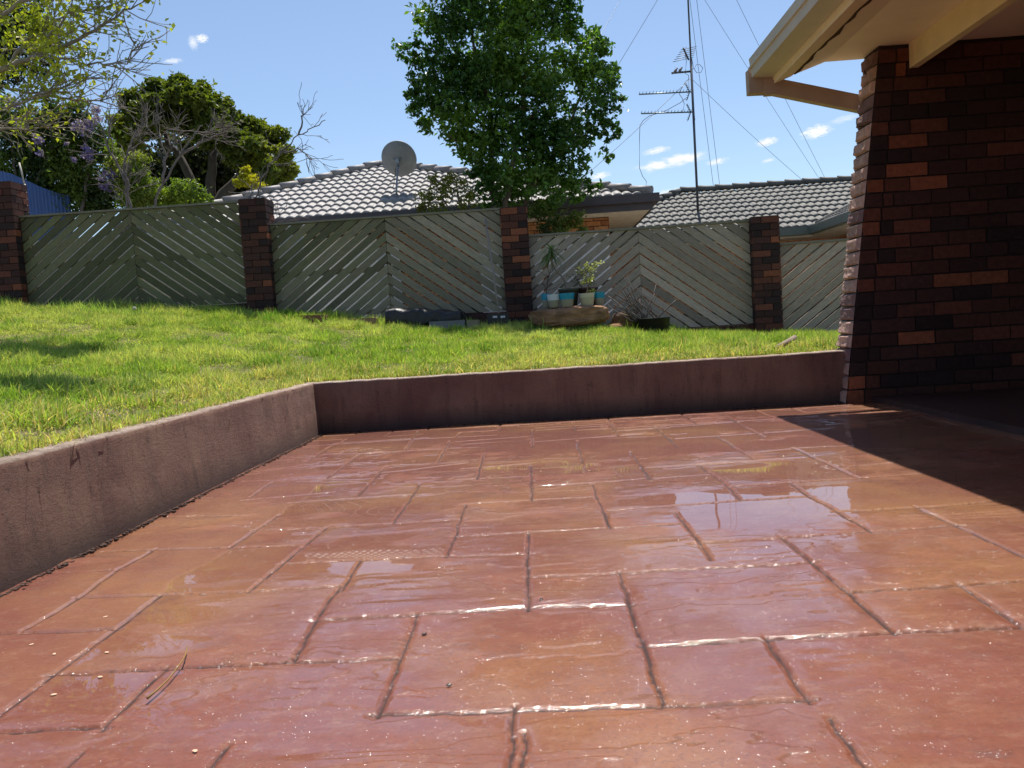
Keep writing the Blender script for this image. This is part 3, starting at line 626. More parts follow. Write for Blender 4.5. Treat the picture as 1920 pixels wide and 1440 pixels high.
# ------------------------------------------------------------------ tiled roofs
M_tileA = mat('pale_roof_tile', (.31,.285,.265), rough=.6, var=.28, vscale=9, second=(.20,.19,.19), sscale=3.5, smix=.5, spec=.5, bump=.2, bscale=40)
M_tileB = mat('grey_roof_tile', (.125,.118,.100), rough=.68, var=.3, vscale=9, second=(.075,.075,.07), sscale=1.2, smix=.5, spec=.5, bump=.2, bscale=40)
def tiled_face(o, u, v, inside, U, Vl, period=.15, gauge=.32, amp=.034, lift=.03):
    """wavy tiles: o eave corner, u along eave, v up the slope (unit); inside(u,v)->mask"""
    mb = MB(); o, u, v = map(lambda q: np.array(q, float), (o, u, v)); n = np.cross(u, v); n /= np.linalg.norm(n)
    us = np.arange(0, U, period/6); wave = amp*np.abs(np.sin(math.pi*us/period))**.75
    for k in range(int(Vl/gauge)+1):
        rows = [(k*gauge-.004, -.012), (k*gauge, lift), (k*gauge+gauge*.5, lift*.5), (min((k+1)*gauge+.02, Vl), .002)]
        jit_ = .004*(vn(us/period, us*0+k, 5)-.5)
        pts = np.stack([o+us[:, None]*u+vv*v+n*(wave*(1 if q else 1)+hh+jit_)[:, None] for q, (vv, hh) in enumerate(rows)])
        m_ = len(us); i = (np.arange(3)[:, None]*m_+np.arange(m_-1)[None]); 
        cu = us[:-1]+period/12; cv = np.array([k*gauge, k*gauge+gauge*.25, k*gauge+gauge*.75])
        msk = np.array([inside(cu, c_) for c_ in cv])
        Fq = np.stack([i, i+1, i+1+m_, i+m_], -1)[msk]
        if len(Fq): mb.add(pts.reshape(-1, 3), Fq, 0, None, None, True)
    return mb
def caps(mb, a, b, r=.062, step=.38, mi=0):
    a, b = np.array(a, float), np.array(b, float); L_ = np.linalg.norm(b-a); d = (b-a)/L_; k = int(L_/step)
    for q in range(k+1):
        p0 = a+d*(q*L_/(k+1)); p1 = a+d*((q+1)*L_/(k+1)+.05)
        mb.tube([p0+[0, 0, .028], p1+[0, 0, .0]], [r*1.12, r*.95], 10, mi)
def hip_house(eL, eR, zE, ye, tanp, ridge_in, label, name, tile, gutm, wallm, sofm, wall_in=.6, zb=-.6, ridgeL=0, back=None, facia=.2, mirror=1):
    pass
YE = 12.6
cR = at(1222, 366, YE); zE = cR[2]; XR = cR[0]; TP = .414
# apex from its picture position and the hip geometry
apx = None
for d_ in np.arange(2, 9, .01):
    p = at(712, 303, YE+d_)
    if p[2] <= zE+TP*d_+.1: apx = p; dpt = d_; break
XA = apx[0]; XL = XA-dpt*1.05
hA = empty('tiled_house', (XA, YE+2, -.3), 'neighbouring house with a pale wavy tiled hip roof carrying the satellite dish', 'house')
v_ = np.array([0, 1, TP]); vl = np.linalg.norm(v_); v_ = v_/vl
def insA(cu, cv):
    yv = cv/vl; x = XL+cu; fr_ = yv/dpt
    return (x > XL+(XA-XL)*fr_) & (x < XR+(XA-XR)*fr_) & (fr_ < 1)
rf = tiled_face((XL, YE, zE), (1,0,0), v_, insA, XR-XL, dpt*vl)
caps(rf, (XL, YE, zE+.05), (XA, YE+dpt, zE+TP*dpt+.06)); caps(rf, (XR, YE, zE+.05), (XA, YE+dpt, zE+TP*dpt+.06))
rf.add([(XR, YE, zE), (XR+.0, YE+dpt*2, zE), (XA, YE+dpt, zE+TP*dpt)], [(0, 1, 2)]); rf.add([(XL, YE, zE), (XL, YE+dpt*2, zE), (XA, YE+dpt, zE+TP*dpt)], [(0, 2, 1)]); rf.add([(XL, YE+dpt*2, zE), (XR, YE+dpt*2, zE), (XA, YE+dpt, zE+TP*dpt)], [(0, 2, 1)])
rf.build('roof', M_tileA, hA)
M_gutA = mat('charcoal_gutter', (.075,.062,.068), rough=.45, var=.15)
mb = MB(); mb.box((XL-.1, YE-.13, zE-.105), (XR+.10, YE-.02, zE+.018)); mb.box((XR, YE-.015, zE-.10), (XR+.10, YE+dpt*2, zE+.012)); mb.build('gutter', M_gutA, hA)
mb = MB(); mb.box((XL, YE-.018, zE-.215), (XR+.0, YE+.01, zE-.02)); mb.box((XR-.02, YE+.012, zE-.214), (XR, YE+dpt*2, zE-.02)); mb.build('fascia', M_gutA, hA)
mb = MB(); mb.box((XL, YE+.012, zE-.20), (XR-.022, YE+.62, zE-.17)); mb.box((XR-.62, YE+.622, zE-.2), (XR-.022, YE+dpt*2, zE-.17)); mb.build('soffit', mat('cream_soffit', (.62,.52,.38), rough=.6), hA)
mb = MB(); BRo = [((.45,.19,.075), 3), ((.36,.14,.06), 2), ((.52,.25,.11), 2)]; sv = BR; BR = BRo
mb.box((XL+.6, YE+.64, -1), (XR-.62, YE+dpt*2-.6, zE-.2), 1); brick_face(mb, (XR-.62-6, YE+.628, zE-1.45), (1,0,0), (0,-1,0), 6.0, 1.24, 3, depth=.011); brick_face(mb, (XR-.61, YE+.64, zE-1.45), (0,1,0), (1,0,0), 3, 1.24, 4, depth=.009)
mb.build('wall', [mat('orange_brick', attr=True, rough=.85, var=.3, vscale=20), M_mortar], hA); 
M_glass = mat('window_blind', (.62,.64,.68), rough=.25, var=.06); M_frame = mat('window_frame', (.7,.7,.7), rough=.5)
gd = MB(); gd.box((XL+.8, YE+.575, zE-2.4), (XL+4.0, YE+.60, zE-.24))
for k in range(5): gd.box((XL+.8, YE+.570, zE-.25-.42*(k+1)), (XL+4.0, YE+.5745, zE-.23-.42*(k+1)))
gd.build('garage_door', mat('white_door', (.82,.82,.80), rough=.5, var=.04), hA)
for wx in (-3.2, -.9, .2):
    f_ = MB(); f_.box((wx, YE+.59, zE-1.85), (wx+1.0, YE+.615, zE-.45)); fo = f_.build('window', M_frame, hA)
    MB().box((wx+.05, YE+.583, zE-1.8), (wx+.48, YE+.5895, zE-.5)).box((wx+.53, YE+.583, zE-1.8), (wx+.95, YE+.5895, zE-.5)).build('pane', M_glass, fo)
gw = MB().box((-8.2, 11.5, -.2), (-3.3, 11.62, 2.22)); gw.box((-8.25, 11.47, 2.221), (-3.25, 11.65, 2.28)); gw.v = [v-np.array([-5.7, 11.5, 0]) for v in gw.v]  # pale wall added behind the fence so the board gaps show bright
o = gw.build('gap_backing_wall', mat('white_render', (.78,.77,.74), rough=.9, var=.08)); o.location = (-5.7, 11.5, 0); tag(o, 'pale rendered wall added behind the mossy left panel to brighten its gaps', 'wall')
# second house
YE2 = 15.0; g0 = at(1467, 437, YE2); zE2 = g0[2]+.06; rg = None
for d_ in np.arange(1.5, 8, .01):
    p = at(1275, 355, YE2+d_)
    if p[2] <= zE2+TP*d_+.1: rg = p; d2 = d_; break
XL2 = rg[0]-d2*1.0; XV = at(1525, 437, YE2)[0]; XR2 = XV+9
hB = empty('tiled_house', (rg[0]+2, YE2+2, -.8), 'further grey tiled house whose roof bends forward beside the tall antenna mast', 'house')
def insB(cu, cv):
    yv = cv/vl; x = XL2+cu; fr_ = yv/d2
    return (x > XL2+(rg[0]-XL2)*fr_) & (fr_ < 1) & (x < XV+yv+.05)
rf = tiled_face((XL2, YE2, zE2), (1,0,0), v_, insB, XR2-XL2, d2*vl)
caps(rf, (XL2, YE2, zE2+.05), (rg[0], YE2+d2, zE2+TP*d2+.06)); caps(rf, (rg[0], YE2+d2, zE2+TP*d2+.06), (XR2, YE2+d2, zE2+TP*d2+.06))
# wing: slope facing left, eave running toward the viewer
vw = np.array([1, 0, TP])/vl
wing = tiled_face((XV, YE2+d2, zE2), (0,-1,0), vw, lambda cu, cv: (cu > d2-cv/vl-.05) & (cv/vl < 3.3), d2+3.4, 3.3*vl)
for V_, (f_, mi_, sm_) in zip([0], [(0, 0, 0)]): pass
for (Fc_, mi_, sm_) in wing.f: rf.f.append((Fc_+rf.n, mi_, sm_))
rf.v += wing.v; rf.c += wing.c; rf.bc += wing.bc; rf.n += wing.n
rf.tube([(XV+.1, YE2+.1, zE2+.09), (XV+d2, YE2+d2, zE2+TP*d2+.05)], .04, 6)
rf.add([(XL2, YE2, zE2), (XL2, YE2+2*d2, zE2), (rg[0], YE2+d2, zE2+TP*d2)], [(0, 2, 1)]); rf.add([(XL2, YE2+2*d2, zE2), (XR2, YE2+2*d2, zE2), (XR2, YE2+d2, zE2+TP*d2), (rg[0], YE2+d2, zE2+TP*d2)], [(0, 3, 2, 1)])
rf.build('roof', M_tileB, hB)
M_gutB = mat('green_gutter', (.125,.145,.115), rough=.45, var=.15)
mb = MB(); mb.box((XL2-.1, YE2-.13, zE2-.12), (XV-.02, YE2-.02, zE2+.012)); mb.box((XV-.13, YE2-3.4, zE2-.121), (XV-.02, YE2-.132, zE2+.011)); mb.build('gutter', M_gutB, hB)
mb = MB(); mb.box((XL2, YE2-.018, zE2-.16), (XV+.6, YE2+.6, zE2-.125)); mb.box((XV-.018, YE2-3.4, zE2-.16), (XV+.6, YE2-.02, zE2-.125)); mb.build('soffit', mat('soffit_b', (.50,.43,.33), rough=.6), hB)
mb = MB(); mb.box((XL2+.6, YE2+.605, -1.5), (XR2, YE2+2*d2-.6, zE2-.13), 1); mb.box((XV+.605, YE2-3.3, -1.5), (XR2, YE2+.5, zE2-.13), 1)
brick_face(mb, (XL2+.6, YE2+.595, zE2-1.4), (1,0,0), (0,-1,0), XV-XL2, 1.24, 3, depth=.009); brick_face(mb, (XV+.595, YE2+.6, zE2-1.4), (0,-1,0), (-1,0,0), 3.8, 1.24, 4, depth=.009)
mb.build('wall', [bpy.data.materials['orange_brick'], M_mortar], hB); BR = sv
# ------------------------------------------------------------------ satellite dish
fd_ = np.array([0, YE, 0])
def on_roofA(px, py):
    d = ray(px, py); # plane z = zE+TP*(y-YE)
    t_ = (zE-CAMH-TP*YE)/(d[2]-TP*d[1]); return CP+d*t_
foot = on_roofA(744, 371)+[0, 0, .04]; dish = empty('satellite_dish', foot, 'round grey satellite dish on a bent pole on the pale tiled roof', 'satellite dish')
M_dish = mat('dish_grey', (.30,.31,.31), rough=.55, var=.18, vscale=5, second=(.2,.2,.21), sscale=3, smix=.4); M_steel = mat('galvanised_steel', (.30,.31,.33), rough=.4, metal=.6)
hub = at(746, 312, foot[1]-.02); top = at(745, 300, foot[1]+.05)
R_ = 33.0/F_PX*(foot[1]+.1); axis = Vector((.12, .80, .42)).normalized(); rot = axis.to_track_quat('Z', 'Y').to_matrix().to_4x4()
ctr = at(746, 300, foot[1]+.02)
prof = [(.0005, 0)]+[(R_*q, .16*R_*q*q*1.6) for q in (.2, .4, .6, .8, .97)]+[(R_*1.0, .27*R_), (R_*1.015, .26*R_), (R_*.985, .235*R_)]
prof += [(R_*q, .16*R_*q*q*1.6-.008) for q in (.95, .8, .6, .4, .2)]+[(.0005, -.008)]
MB().lathe(prof, 44, M=rot, loc=ctr).build('reflector', M_dish, dish)
mb = MB(); mb.tube([foot, foot+[.0, 0, .06], hub+[0, -.02, -.02]], [.017, .017, .017], 8); mb.tube([hub+[0, 0, -.06], hub+[0, .02, .02]], .024, 8); mb.build('pole', M_steel, dish)
mb = MB(); c0 = Vector(ctr); 
for a_, b_ in (((-.075, .03), (.075, .03)), ((-.07, .03), (0, -.05)), ((.07, .03), (0, -.05))):
    p = [np.array(c0+rot.to_3x3()@Vector((q[0]*1.0, q[1], -.015))) for q in (a_, b_)]; mb.tube(p, .008, 6)
mb.box(ctr+[-.03, -.09, -.07], ctr+[.03, -.01, .0]); 
mb.build('bracket', M_steel, dish)
mb = MB(); ap = np.array(c0+rot.to_3x3()@Vector((0, -.0, .0))); lnb = np.array(c0+rot.to_3x3()@Vector((0, -.05, .42)))
mb.tube([np.array(c0+rot.to_3x3()@Vector((0, -R_, .1))), lnb], .01, 6); mb.tube([lnb, lnb+[0, -.08, -.02]], .028, 8); mb.build('receiver_arm', M_steel, dish)
MB().tube([hub+[-.045, 0, -.02], hub+[-.05, -.01, -.15], foot+[-.05, -.02, .12]], .004, 5).build('cable', M_crack, dish)
# ------------------------------------------------------------------ antenna mast
def on_roofB(px, py):
    d = ray(px, py); t_ = (zE2-CAMH-TP*YE2)/(d[2]-TP*d[1]); return CP+d*t_
mf = on_roofB(1309, 402); YM = mf[1]; mast = empty('antenna_mast', mf, 'tall thin television mast with antennas and guy wires on the grey roof', 'antenna mast')
M_mast = mat('mast_steel', (.085,.095,.115), rough=.45, metal=.4); M_ant = mat('antenna_alloy', (.12,.17,.20), rough=.4, metal=.3); M_wire = mat('guy_wire', (.16,.17,.2), rough=.5, metal=.4)
zz = lambda py: at(1300, py, YM)[2]; mx_, my_ = mf[0], YM
MB().tube([(mx_, my_, mf[2]-.1), (mx_, my_, zz(110))], .024, 8).tube([(mx_, my_, zz(112)), (mx_, my_, zz(-260))], .017, 8).build('pole', M_mast, mast)
def mk(px, py, dy=0): return at(px, py, YM+dy)
def yagi(pL, pR, nel, name):
    mb = MB(); a = mk(*pL, -.15); b = mk(*pR, .02); mb.tube([a, b], .014, 6)
    for k in range(nel):
        p = a+(b-a)*(k/(nel-1)*.93+.01); mb.tube([p+[0, -.08, .028], p+[0, .08, .028]], .0045, 5); mb.tube([p, p+[0, 0, .030]], .006, 5)
    c = a+(b-a)*.93
    for sgn in (1, -1):
        t_ = c+np.array([-.06, 0, .15*sgn]); mb.tube([c, t_], .010, 5)
        for k in range(4):
            p = c+(t_-c)*(k+1)/4; mb.tube([p+[0, -.10, 0], p+[0, .10, 0]], .004, 4); mb.tube([p, p+[-.03, 0, .012]], .005, 4)
    o = mb.build('yagi_antenna', M_ant, mast); return o
yagi((1198, 177), (1300, 172), 16, 'a'); yagi((1202, 213), (1302, 210), 16, 'b')
mb = MB(); mb.tube([mk(1259, 137), mk(1294, 134)], .02, 6); mb.build('cross_arm', M_mast, mast)
mb = MB(); mb.tube([mk(1281, 90, -.2), mk(1291, 112)], .018, 6)
for k in range(6):
    a = mk(1262-2*k+14, 116-7*k+1, -.1); b = mk(1284+3, 110-6*k, -.1); 
    mb.tube([mk(1262+3*k, 116-4.5*k, -.25), mk(1300+1.2*k, 107-4.0*k, .25)], .006, 4)
mb.build('dipole_antenna', M_mast, mast)
mb = MB(); 
for pts in ([(1293,147),(1287,152),(1281,160),(1276,170),(1274,177),(1279,184),(1283,195),(1281,206),(1277,212)], [(1286,184),(1275,193),(1262,200),(1248,208),(1235,212),(1218,217),(1206,226),(1200,235),(1199,260),(1199,315),(1205,331),(1212,340),(1211,354)], [(1297,109),(1299,120),(1301,130),(1306,121),(1312,121),(1318,128),(1314,136),(1306,136),(1301,128),(1296,131)], [(1287,88),(1284,95),(1287,115),(1285,138),(1291,141),(1292,165)], [(1301,203),(1302,215),(1303,225),(1299,232)]):
    mb.tube([mk(*p, -.06) for p in pts], .0055, 5)
mb.build('cable', M_crack, mast)
def wire(a, b, ya, yb, n=9, r=.0045):
    p0, p1 = at(*a, ya), at(*b, yb); t_ = np.linspace(0, 1, n)[:, None]; P_ = p0+(p1-p0)*t_
    P_[:, 2] -= .10*np.sin(np.pi*t_[:, 0])*.3
    return MB().tube(P_, r, 4)
wire((1295,147), (1080,345), YM, YM-1.2).build('guy_wire', M_wire, mast); wire((1296,147), (1508,341), YM, YM+1.5).build('guy_wire', M_wire, mast)
wire((1268,-60), (1085,240), YM, YM-1).build('guy_wire', M_wire, mast); wire((1178,-30), (1100,110), YM, YM-1.5).build('guy_wire', M_wire, mast)
wire((1286,-60), (1338,352), YM, YM+2.2).build('guy_wire', M_wire, mast); wire((1299,-60), (1350,352), YM, YM+2.5).build('guy_wire', M_wire, mast)
wire((1287,-55), (1538,338), YM, YM+2.5).build('guy_wire', M_wire, mast); wire((1352,-60), (1549,338), YM, YM+3).build('guy_wire', M_wire, mast)
# birds
def bird(px, py, label, flip):
    p = at(px, py, YM); b = empty('bird', p, label, 'bird', 'birds perched on the antenna arm')
    M_b = Matrix.Translation(Vector(p)) @ Matrix.Scale(.52, 4) @ Matrix.Rotation(rad(-48*flip), 4, 'Y') @ Matrix.Rotation(rad(20), 4, 'Z')
    P_ = [(-.20, .006), (-.15, .016), (-.09, .024), (-.04, .044), (.02, .052), (.07, .043), (.10, .026), (.125, .027), (.145, .027), (.162, .018), (.172, .007), (.186, .002)]
    prof = [(r_, x) for x, r_ in P_]
    rz = Matrix.Rotation(rad(90), 4, 'Y')
    mb = MB().lathe(prof, 12, M=M_b @ rz @ Matrix.Diagonal((1, .8, 1, 1))); mb.tube([xf(np.array([[0.0, 0, -.04]]), M_b)[0], p+[0, 0, -.06]], .003, 4)
    mb.tube([xf(np.array([[.145, 0, .02]]), M_b)[0], xf(np.array([[.12, 0, .075]]), M_b)[0]], [.004, .001], 5)
    mb.build('body', mat('bird_feather', (.17,.14,.14), rough=.8, var=.3, vscale=30), b)
bird(1266, 133, 'small grey bird perched on the antenna arm, further from the mast', 1); bird(1275, 131.5, 'small grey bird perched on the antenna arm, nearer the mast', 1)
# ------------------------------------------------------------------ foliage tools
def leaves(mb, C, size, seed, cols, up=.35, asp=.45, fold=.25, mi=0):
    r = np.random.default_rng(seed); n = len(C); s = size*r.uniform(.6, 1.3, n)[:, None]
    N_ = r.normal(0, 1, (n, 3)); N_[:, 2] = N_[:, 2]*.7+up*2.2; N_ /= np.linalg.norm(N_, axis=1)[:, None]
    A = np.cross(N_, r.normal(0, 1, (n, 3))); A /= np.linalg.norm(A, axis=1)[:, None]; B = np.cross(N_, A)
    V = np.stack([C-A*s*.5, C+B*s*asp*.5+N_*s*fold*.3, C+A*s*.5-N_*s*.06, C-B*s*asp*.5+N_*s*fold*.3], 1).reshape(-1, 3)
    k = np.arange(n)[:, None]*4
    kk = mb.n; mb.add(V, np.concatenate([k+[[0, 1, 2]], k+[[0, 2, 3]]]), mi, np.repeat(cols, 4, 0))
def lobes_fill(lobes, Y, ydepth, n, seed, shell=.55, clump=.22, per=26):
    """points in clumps inside the lobes; lobes: (px,py,rpx[,dy])"""
    r = np.random.default_rng(seed); out = []; W_ = np.array([l[2]**2 for l in lobes], float); W_ /= W_.sum()
    for l, w in zip(lobes, W_):
        yy = Y+(l[3] if len(l) > 3 else 0); c = at(l[0], l[1], yy); R = l[2]/F_PX*yy; nc = max(2, int(n*w/per))
        d = r.normal(0, 1, (nc, 3)); d /= np.linalg.norm(d, axis=1)[:, None]; rr = (shell+(1-shell)*r.random(nc)**.6)
        q = c+d*rr[:, None]*R*np.array([1, ydepth, 1]); cs = clump*R**.5*r.uniform(.5, 1.2, nc)
        g_ = r.normal(0, 1, (nc, per, 3))*np.array([1, 1, .75])*cs[:, None, None]*.55
        out.append((q[:, None, :]+g_).reshape(-1, 3))
    return np.concatenate(out)
def lc(P_, base, alt, seed, sc=1.2, var=.3):
    r = np.random.default_rng(seed); a = fbm(P_[:, 0]*sc+P_[:, 1]*.7, P_[:, 2]*sc, seed, 3); t_ = sst(.42, .62, a)[:, None]
    return (np.array(base)*(1-t_)+np.array(alt)*t_)*r.uniform(1-var, 1+var, (len(P_), 1))
def limb(mb, pts, r0_, r1_, col, n=6, wig=0, seed=0):
    P_ = np.array(pts, float); k = len(P_); t_ = np.linspace(0, k-1, (k-1)*4+1); Q = np.stack([np.interp(t_, np.arange(k), P_[:, c]) for c in range(3)], 1)
    if wig: Q[1:-1] += np.random.default_rng(seed).normal(0, wig, (len(Q)-2, 3))
    mb.tube(Q, np.linspace(r0_, r1_, len(Q)), n, 0, col); return Q
def twigs(mb, start, d, length, r_, depth, rnd, col, tips, spread=.6, upb=.12, nseg=4, kids=(2, 4), mn=.0022):
    p = np.array(start, float); d = np.array(d, float); d /= np.linalg.norm(d); pts = [p.copy()]
    for k in range(nseg):
        d = d+np.array([rnd.gauss(0, .16), rnd.gauss(0, .16), rnd.gauss(0, .13)+upb*.3]); d /= np.linalg.norm(d); p = p+d*length/nseg; pts.append(p.copy())
    mb.tube(pts, np.linspace(r_, max(r_*.55, mn), nseg+1), 4 if r_ < .02 else 6, 0, col, cap=False)
    tips.append((pts[-1], d, depth)); tips.append((pts[-2], d, depth))
    if depth <= 0: return
    for q in range(rnd.randint(*kids)):
        f = rnd.uniform(.35, 1.0); i_ = min(int(f*nseg), nseg-1); s_ = pts[i_]+(pts[i_+1]-pts[i_])*(f*nseg-i_) if f < 1 else pts[-1]
        dd = d+np.array([rnd.gauss(0, spread), rnd.gauss(0, spread), rnd.gauss(0, spread)+upb]); 
        twigs(mb, s_, dd, length*rnd.uniform(.5, .8), max(r_*.55, mn), depth-1, rnd, col, tips, spread, upb, nseg, kids, mn)
# ---- large leafy tree behind the third pier
TY = 11.7
tree = empty('leafy_tree', at(955, 470, TY), 'tall bushy dark green tree rising behind the fence in front of the pale roof', 'tree')
lob = [(930,-70,120),(840,15,62,-.2),(1010,0,75),(900,90,100),(1000,90,95),(1090,95,50),(1122,150,40),(835,150,62),(765,98,24),(785,112,20),(800,215,38),(780,185,24),(885,195,82),(960,190,100,.1),(1060,200,85),(1130,235,30),(900,285,46),(965,295,80),(1055,280,62),(925,345,48),(1000,350,58),(1050,330,46),(1110,348,17),(1085,362,18),(1140,290,16),(1150,255,16),(1150,190,20),(860,235,34),(1120,85,22),(800,40,26),(1060,30,30)]
P_ = lobes_fill(lob, TY, .85, 43000, 21, shell=.5, clump=.16, per=22)
P_ = P_[P_[:, 2] > at(950, 408, TY)[2]]
mb = MB(); leaves(mb, P_, .082, 3, lc(P_, (.048,.115,.020), (.12,.22,.034), 4), up=.30, asp=.5)
mb.build('crown', M_leafg, tree)
mb = MB(); bk = (.15,.115,.08)
base = at(955, 470, TY)
for pts in ([(930,470),(927,395),(918,330),(925,250),(915,190),(890,110),(880,20)], [(950,470),(948,380),(960,310),(975,240),(985,150),(990,40)], [(968,470),(975,390),(1005,340),(1040,290),(1075,220),(1100,140)], [(925,250),(880,215),(830,180)], [(975,240),(1010,200),(1040,130)], [(918,330),(870,280),(840,250)]):
    limb(mb, [at(px, py, TY+.15*math.sin(px)) for px, py in pts], .05 if len(pts) > 4 else .028, .014, bk, 7, .012, px)
mb.build('trunk', M_bark, tree)
# small paler shrub at its left foot
def simple_plant(name, label, cat, lob, Y, n, size, c1, c2, seed, stems=(), per=16, clump=.2, up=.3, asp=.5, sc=1.2, m_=None, group=None, shell=.3):
    c = at(lob[0][0], lob[0][1]+lob[0][2], Y); e = empty(name, c, label, cat, group)
    P_ = lobes_fill(lob, Y, .8, n, seed, shell=shell, clump=clump, per=per); mb = MB(); leaves(mb, P_, size, seed, lc(P_, c1, c2, seed, sc), up, asp)
    mb.build('foliage', m_ or M_leaf, e)
    if stems:
        mb = MB()
        for pts in stems: limb(mb, [at(*q, Y) for q in pts], .018, .006, (.13,.10,.07), 5, .006, 3)
        mb.build('stem', M_bark, e)
    return e
simple_plant('shrub', 'small yellow green shrub against the pale roof left of the leafy tree', 'shrub', [(815,375,30),(850,350,26),(790,392,14),(875,380,20),(812,340,14),(850,400,20)], 11.3, 2000, .05, (.16,.17,.03), (.10,.075,.035), 31, [((850,440),(840,390),(820,350)), ((850,440),(860,380),(855,345))], clump=.16)
simple_plant('shrub', 'dark shrub in front of the orange brick wall under the charcoal eave', 'shrub', [(1055,418,24),(1078,410,18),(1015,395,24),(1035,430,26),(1088,430,12)], 11.5, 2600, .05, (.05,.06,.025), (.14,.17,.03), 32, [((1060,470),(1058,430),(1065,408))], clump=.15)
# ---- domed evergreen far left-centre
DY = 19.0
dome = empty('domed_tree', at(390, 420, DY), 'large rounded olive green evergreen tree with a dark hollow underside', 'tree')
r = random.Random(4); lob = []
out = [(225,235,26),(250,195,30),(290,172,30),(335,165,28),(375,180,30),(415,205,30),(450,232,28),(485,245,26),(515,262,28),(530,290,24),(540,320,20),(300,210,40),(350,215,42),(400,245,42),(440,275,36),(490,290,34),(510,320,26),(340,190,30),(275,230,34)]
lob = [(a, b, c_*.82, r.uniform(-1.0, .2)) for a, b, c_ in out]
for _ in range(46):
    a = r.uniform(215, 545); t0 = np.interp(a, [215, 260, 320, 380, 440, 500, 550], [245, 175, 155, 165, 215, 245, 320]); b = t0+r.uniform(8, 75); lob.append((a, b, r.uniform(9, 17), r.uniform(-1.6, -.5)))
P_ = lobes_fill(lob, DY, 1.0, 46000, 41, shell=.5, clump=.2, per=24); mb = MB(); leaves(mb, P_, .13, 5, lc(P_, (.10,.13,.022), (.19,.215,.030), 6, .8), up=.45, asp=.5); mb.build('crown', M_leaf, dome)
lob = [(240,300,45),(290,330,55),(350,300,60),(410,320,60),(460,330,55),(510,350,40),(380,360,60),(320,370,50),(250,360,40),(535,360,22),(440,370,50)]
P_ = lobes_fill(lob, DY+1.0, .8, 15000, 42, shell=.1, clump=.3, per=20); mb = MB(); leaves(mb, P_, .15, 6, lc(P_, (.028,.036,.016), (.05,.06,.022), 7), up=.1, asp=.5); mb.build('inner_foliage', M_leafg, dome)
mb = MB()
for pts in ([(390,480),(380,380),(340,300),(300,240)], [(390,480),(395,360),(400,280),(410,230)], [(395,400),(450,330),(490,290)]): limb(mb, [at(*q, DY) for q in pts], .16, .05, (.09,.075,.06), 7, .03, 2)
mb.build('trunk', M_bark, dome)
# ---- purple flowering climber and dark mass at far left
PY = 13.2
clb = empty('flowering_shrub', at(100, 430, PY), 'tall tangled dark shrub dotted with purple flowers above the corrugated fence', 'shrub')
lob = [(30,250,50),(80,240,45),(130,250,48),(175,270,40),(60,300,50),(120,310,60),(175,330,45),(195,370,35),(150,370,45),(95,350,50),(20,310,35),(10,215,34),(110,215,28),(90,180,16),(150,215,22),(40,380,40),(100,395,35)]
P_ = lobes_fill(lob, PY, .8, 27000, 51, shell=.3, clump=.22, per=22); mb = MB(); leaves(mb, P_, .075, 7, lc(P_, (.045,.075,.018), (.13,.18,.03), 8, 1.6), up=.3, asp=.5); mb.build('foliage', M_leaf, clb)
lob = [(150,240,16,-.5),(165,285,14,-.6),(205,335,16,-.5),(198,352,10,-.5),(70,262,12,-.5),(180,215,14,-.4),(25,195,14,-.4),(172,232,14,-.5),(75,285,8,-.6),(30,230,10,-.5),(140,300,7,-.6),(210,310,9,-.4),(125,270,6,-.6)]
P_ = lobes_fill(lob, PY, .8, 1800, 52, shell=.1, clump=.13, per=12); mb = MB(); leaves(mb, P_, .045, 8, lc(P_, (.20,.15,.42), (.30,.24,.55), 9), up=.2, asp=.8); mb.build('blossom', M_leaf, clb)
mb = MB(); rnd = random.Random(8); tips = []
for pts in ([(60,430),(70,340),(100,270),(115,200)], [(150,430),(160,360),(170,290),(165,210)], [(20,430),(30,330),(20,250)]): limb(mb, [at(*q, PY-.2) for q in pts], .035, .012, (.15,.12,.10), 6, .02, 1)
mb.build('stem', M_bark, clb)
# ---- young leafed tree leaning in at the top left (its trunk stands outside the frame)
AY = 7.6
mpl = empty('deciduous_tree', (at(-260, 700, AY)[0], AY, .9), 'tree with bare pale branches and fresh yellow green leaves at the top left', 'tree')
mb = MB(); tips = []; rnd = random.Random(12); pale = (.30,.26,.22)
bx_ = at(-260, 700, AY)[0]
limb(mb, [(bx_, AY, .8), (bx_+.05, AY, 1.8), (bx_+.1, AY-.1, 2.6), (bx_+.2, AY-.2, 3.6), (bx_+.1, AY-.3, 5)], .11, .06, pale, 10)
brs = [([(-260,270),(-60,150),(10,130),(60,108),(130,82),(190,50),(235,20),(275,-5)], .034, 0), ([(-240,200),(-60,60),(20,20),(90,-20),(150,-60)], .03, -.3), ([(-60,150),(20,165),(70,175),(140,190),(185,190),(212,158)], .016, .1), ([(60,108),(120,112),(180,122),(235,118),(262,80)], .012, -.1), ([(-260,330),(-60,250),(0,243),(45,243),(95,236)], .02, .2), ([(-240,300),(-60,225),(10,228),(40,224),(75,228)], .014, .15), ([(10,130),(50,75),(85,55),(110,35),(145,10)], .02, .2), ([(90,70),(130,25),(175,15),(205,10)], .012, 0), ([(-260,100),(-80,20),(-10,-60),(40,-120)], .04, .3), ([(-60,90),(20,95),(60,90),(110,70),(160,45)], .014, .3), ([(-60,180),(10,200),(60,185),(100,170),(150,160)], .012, -.2)]
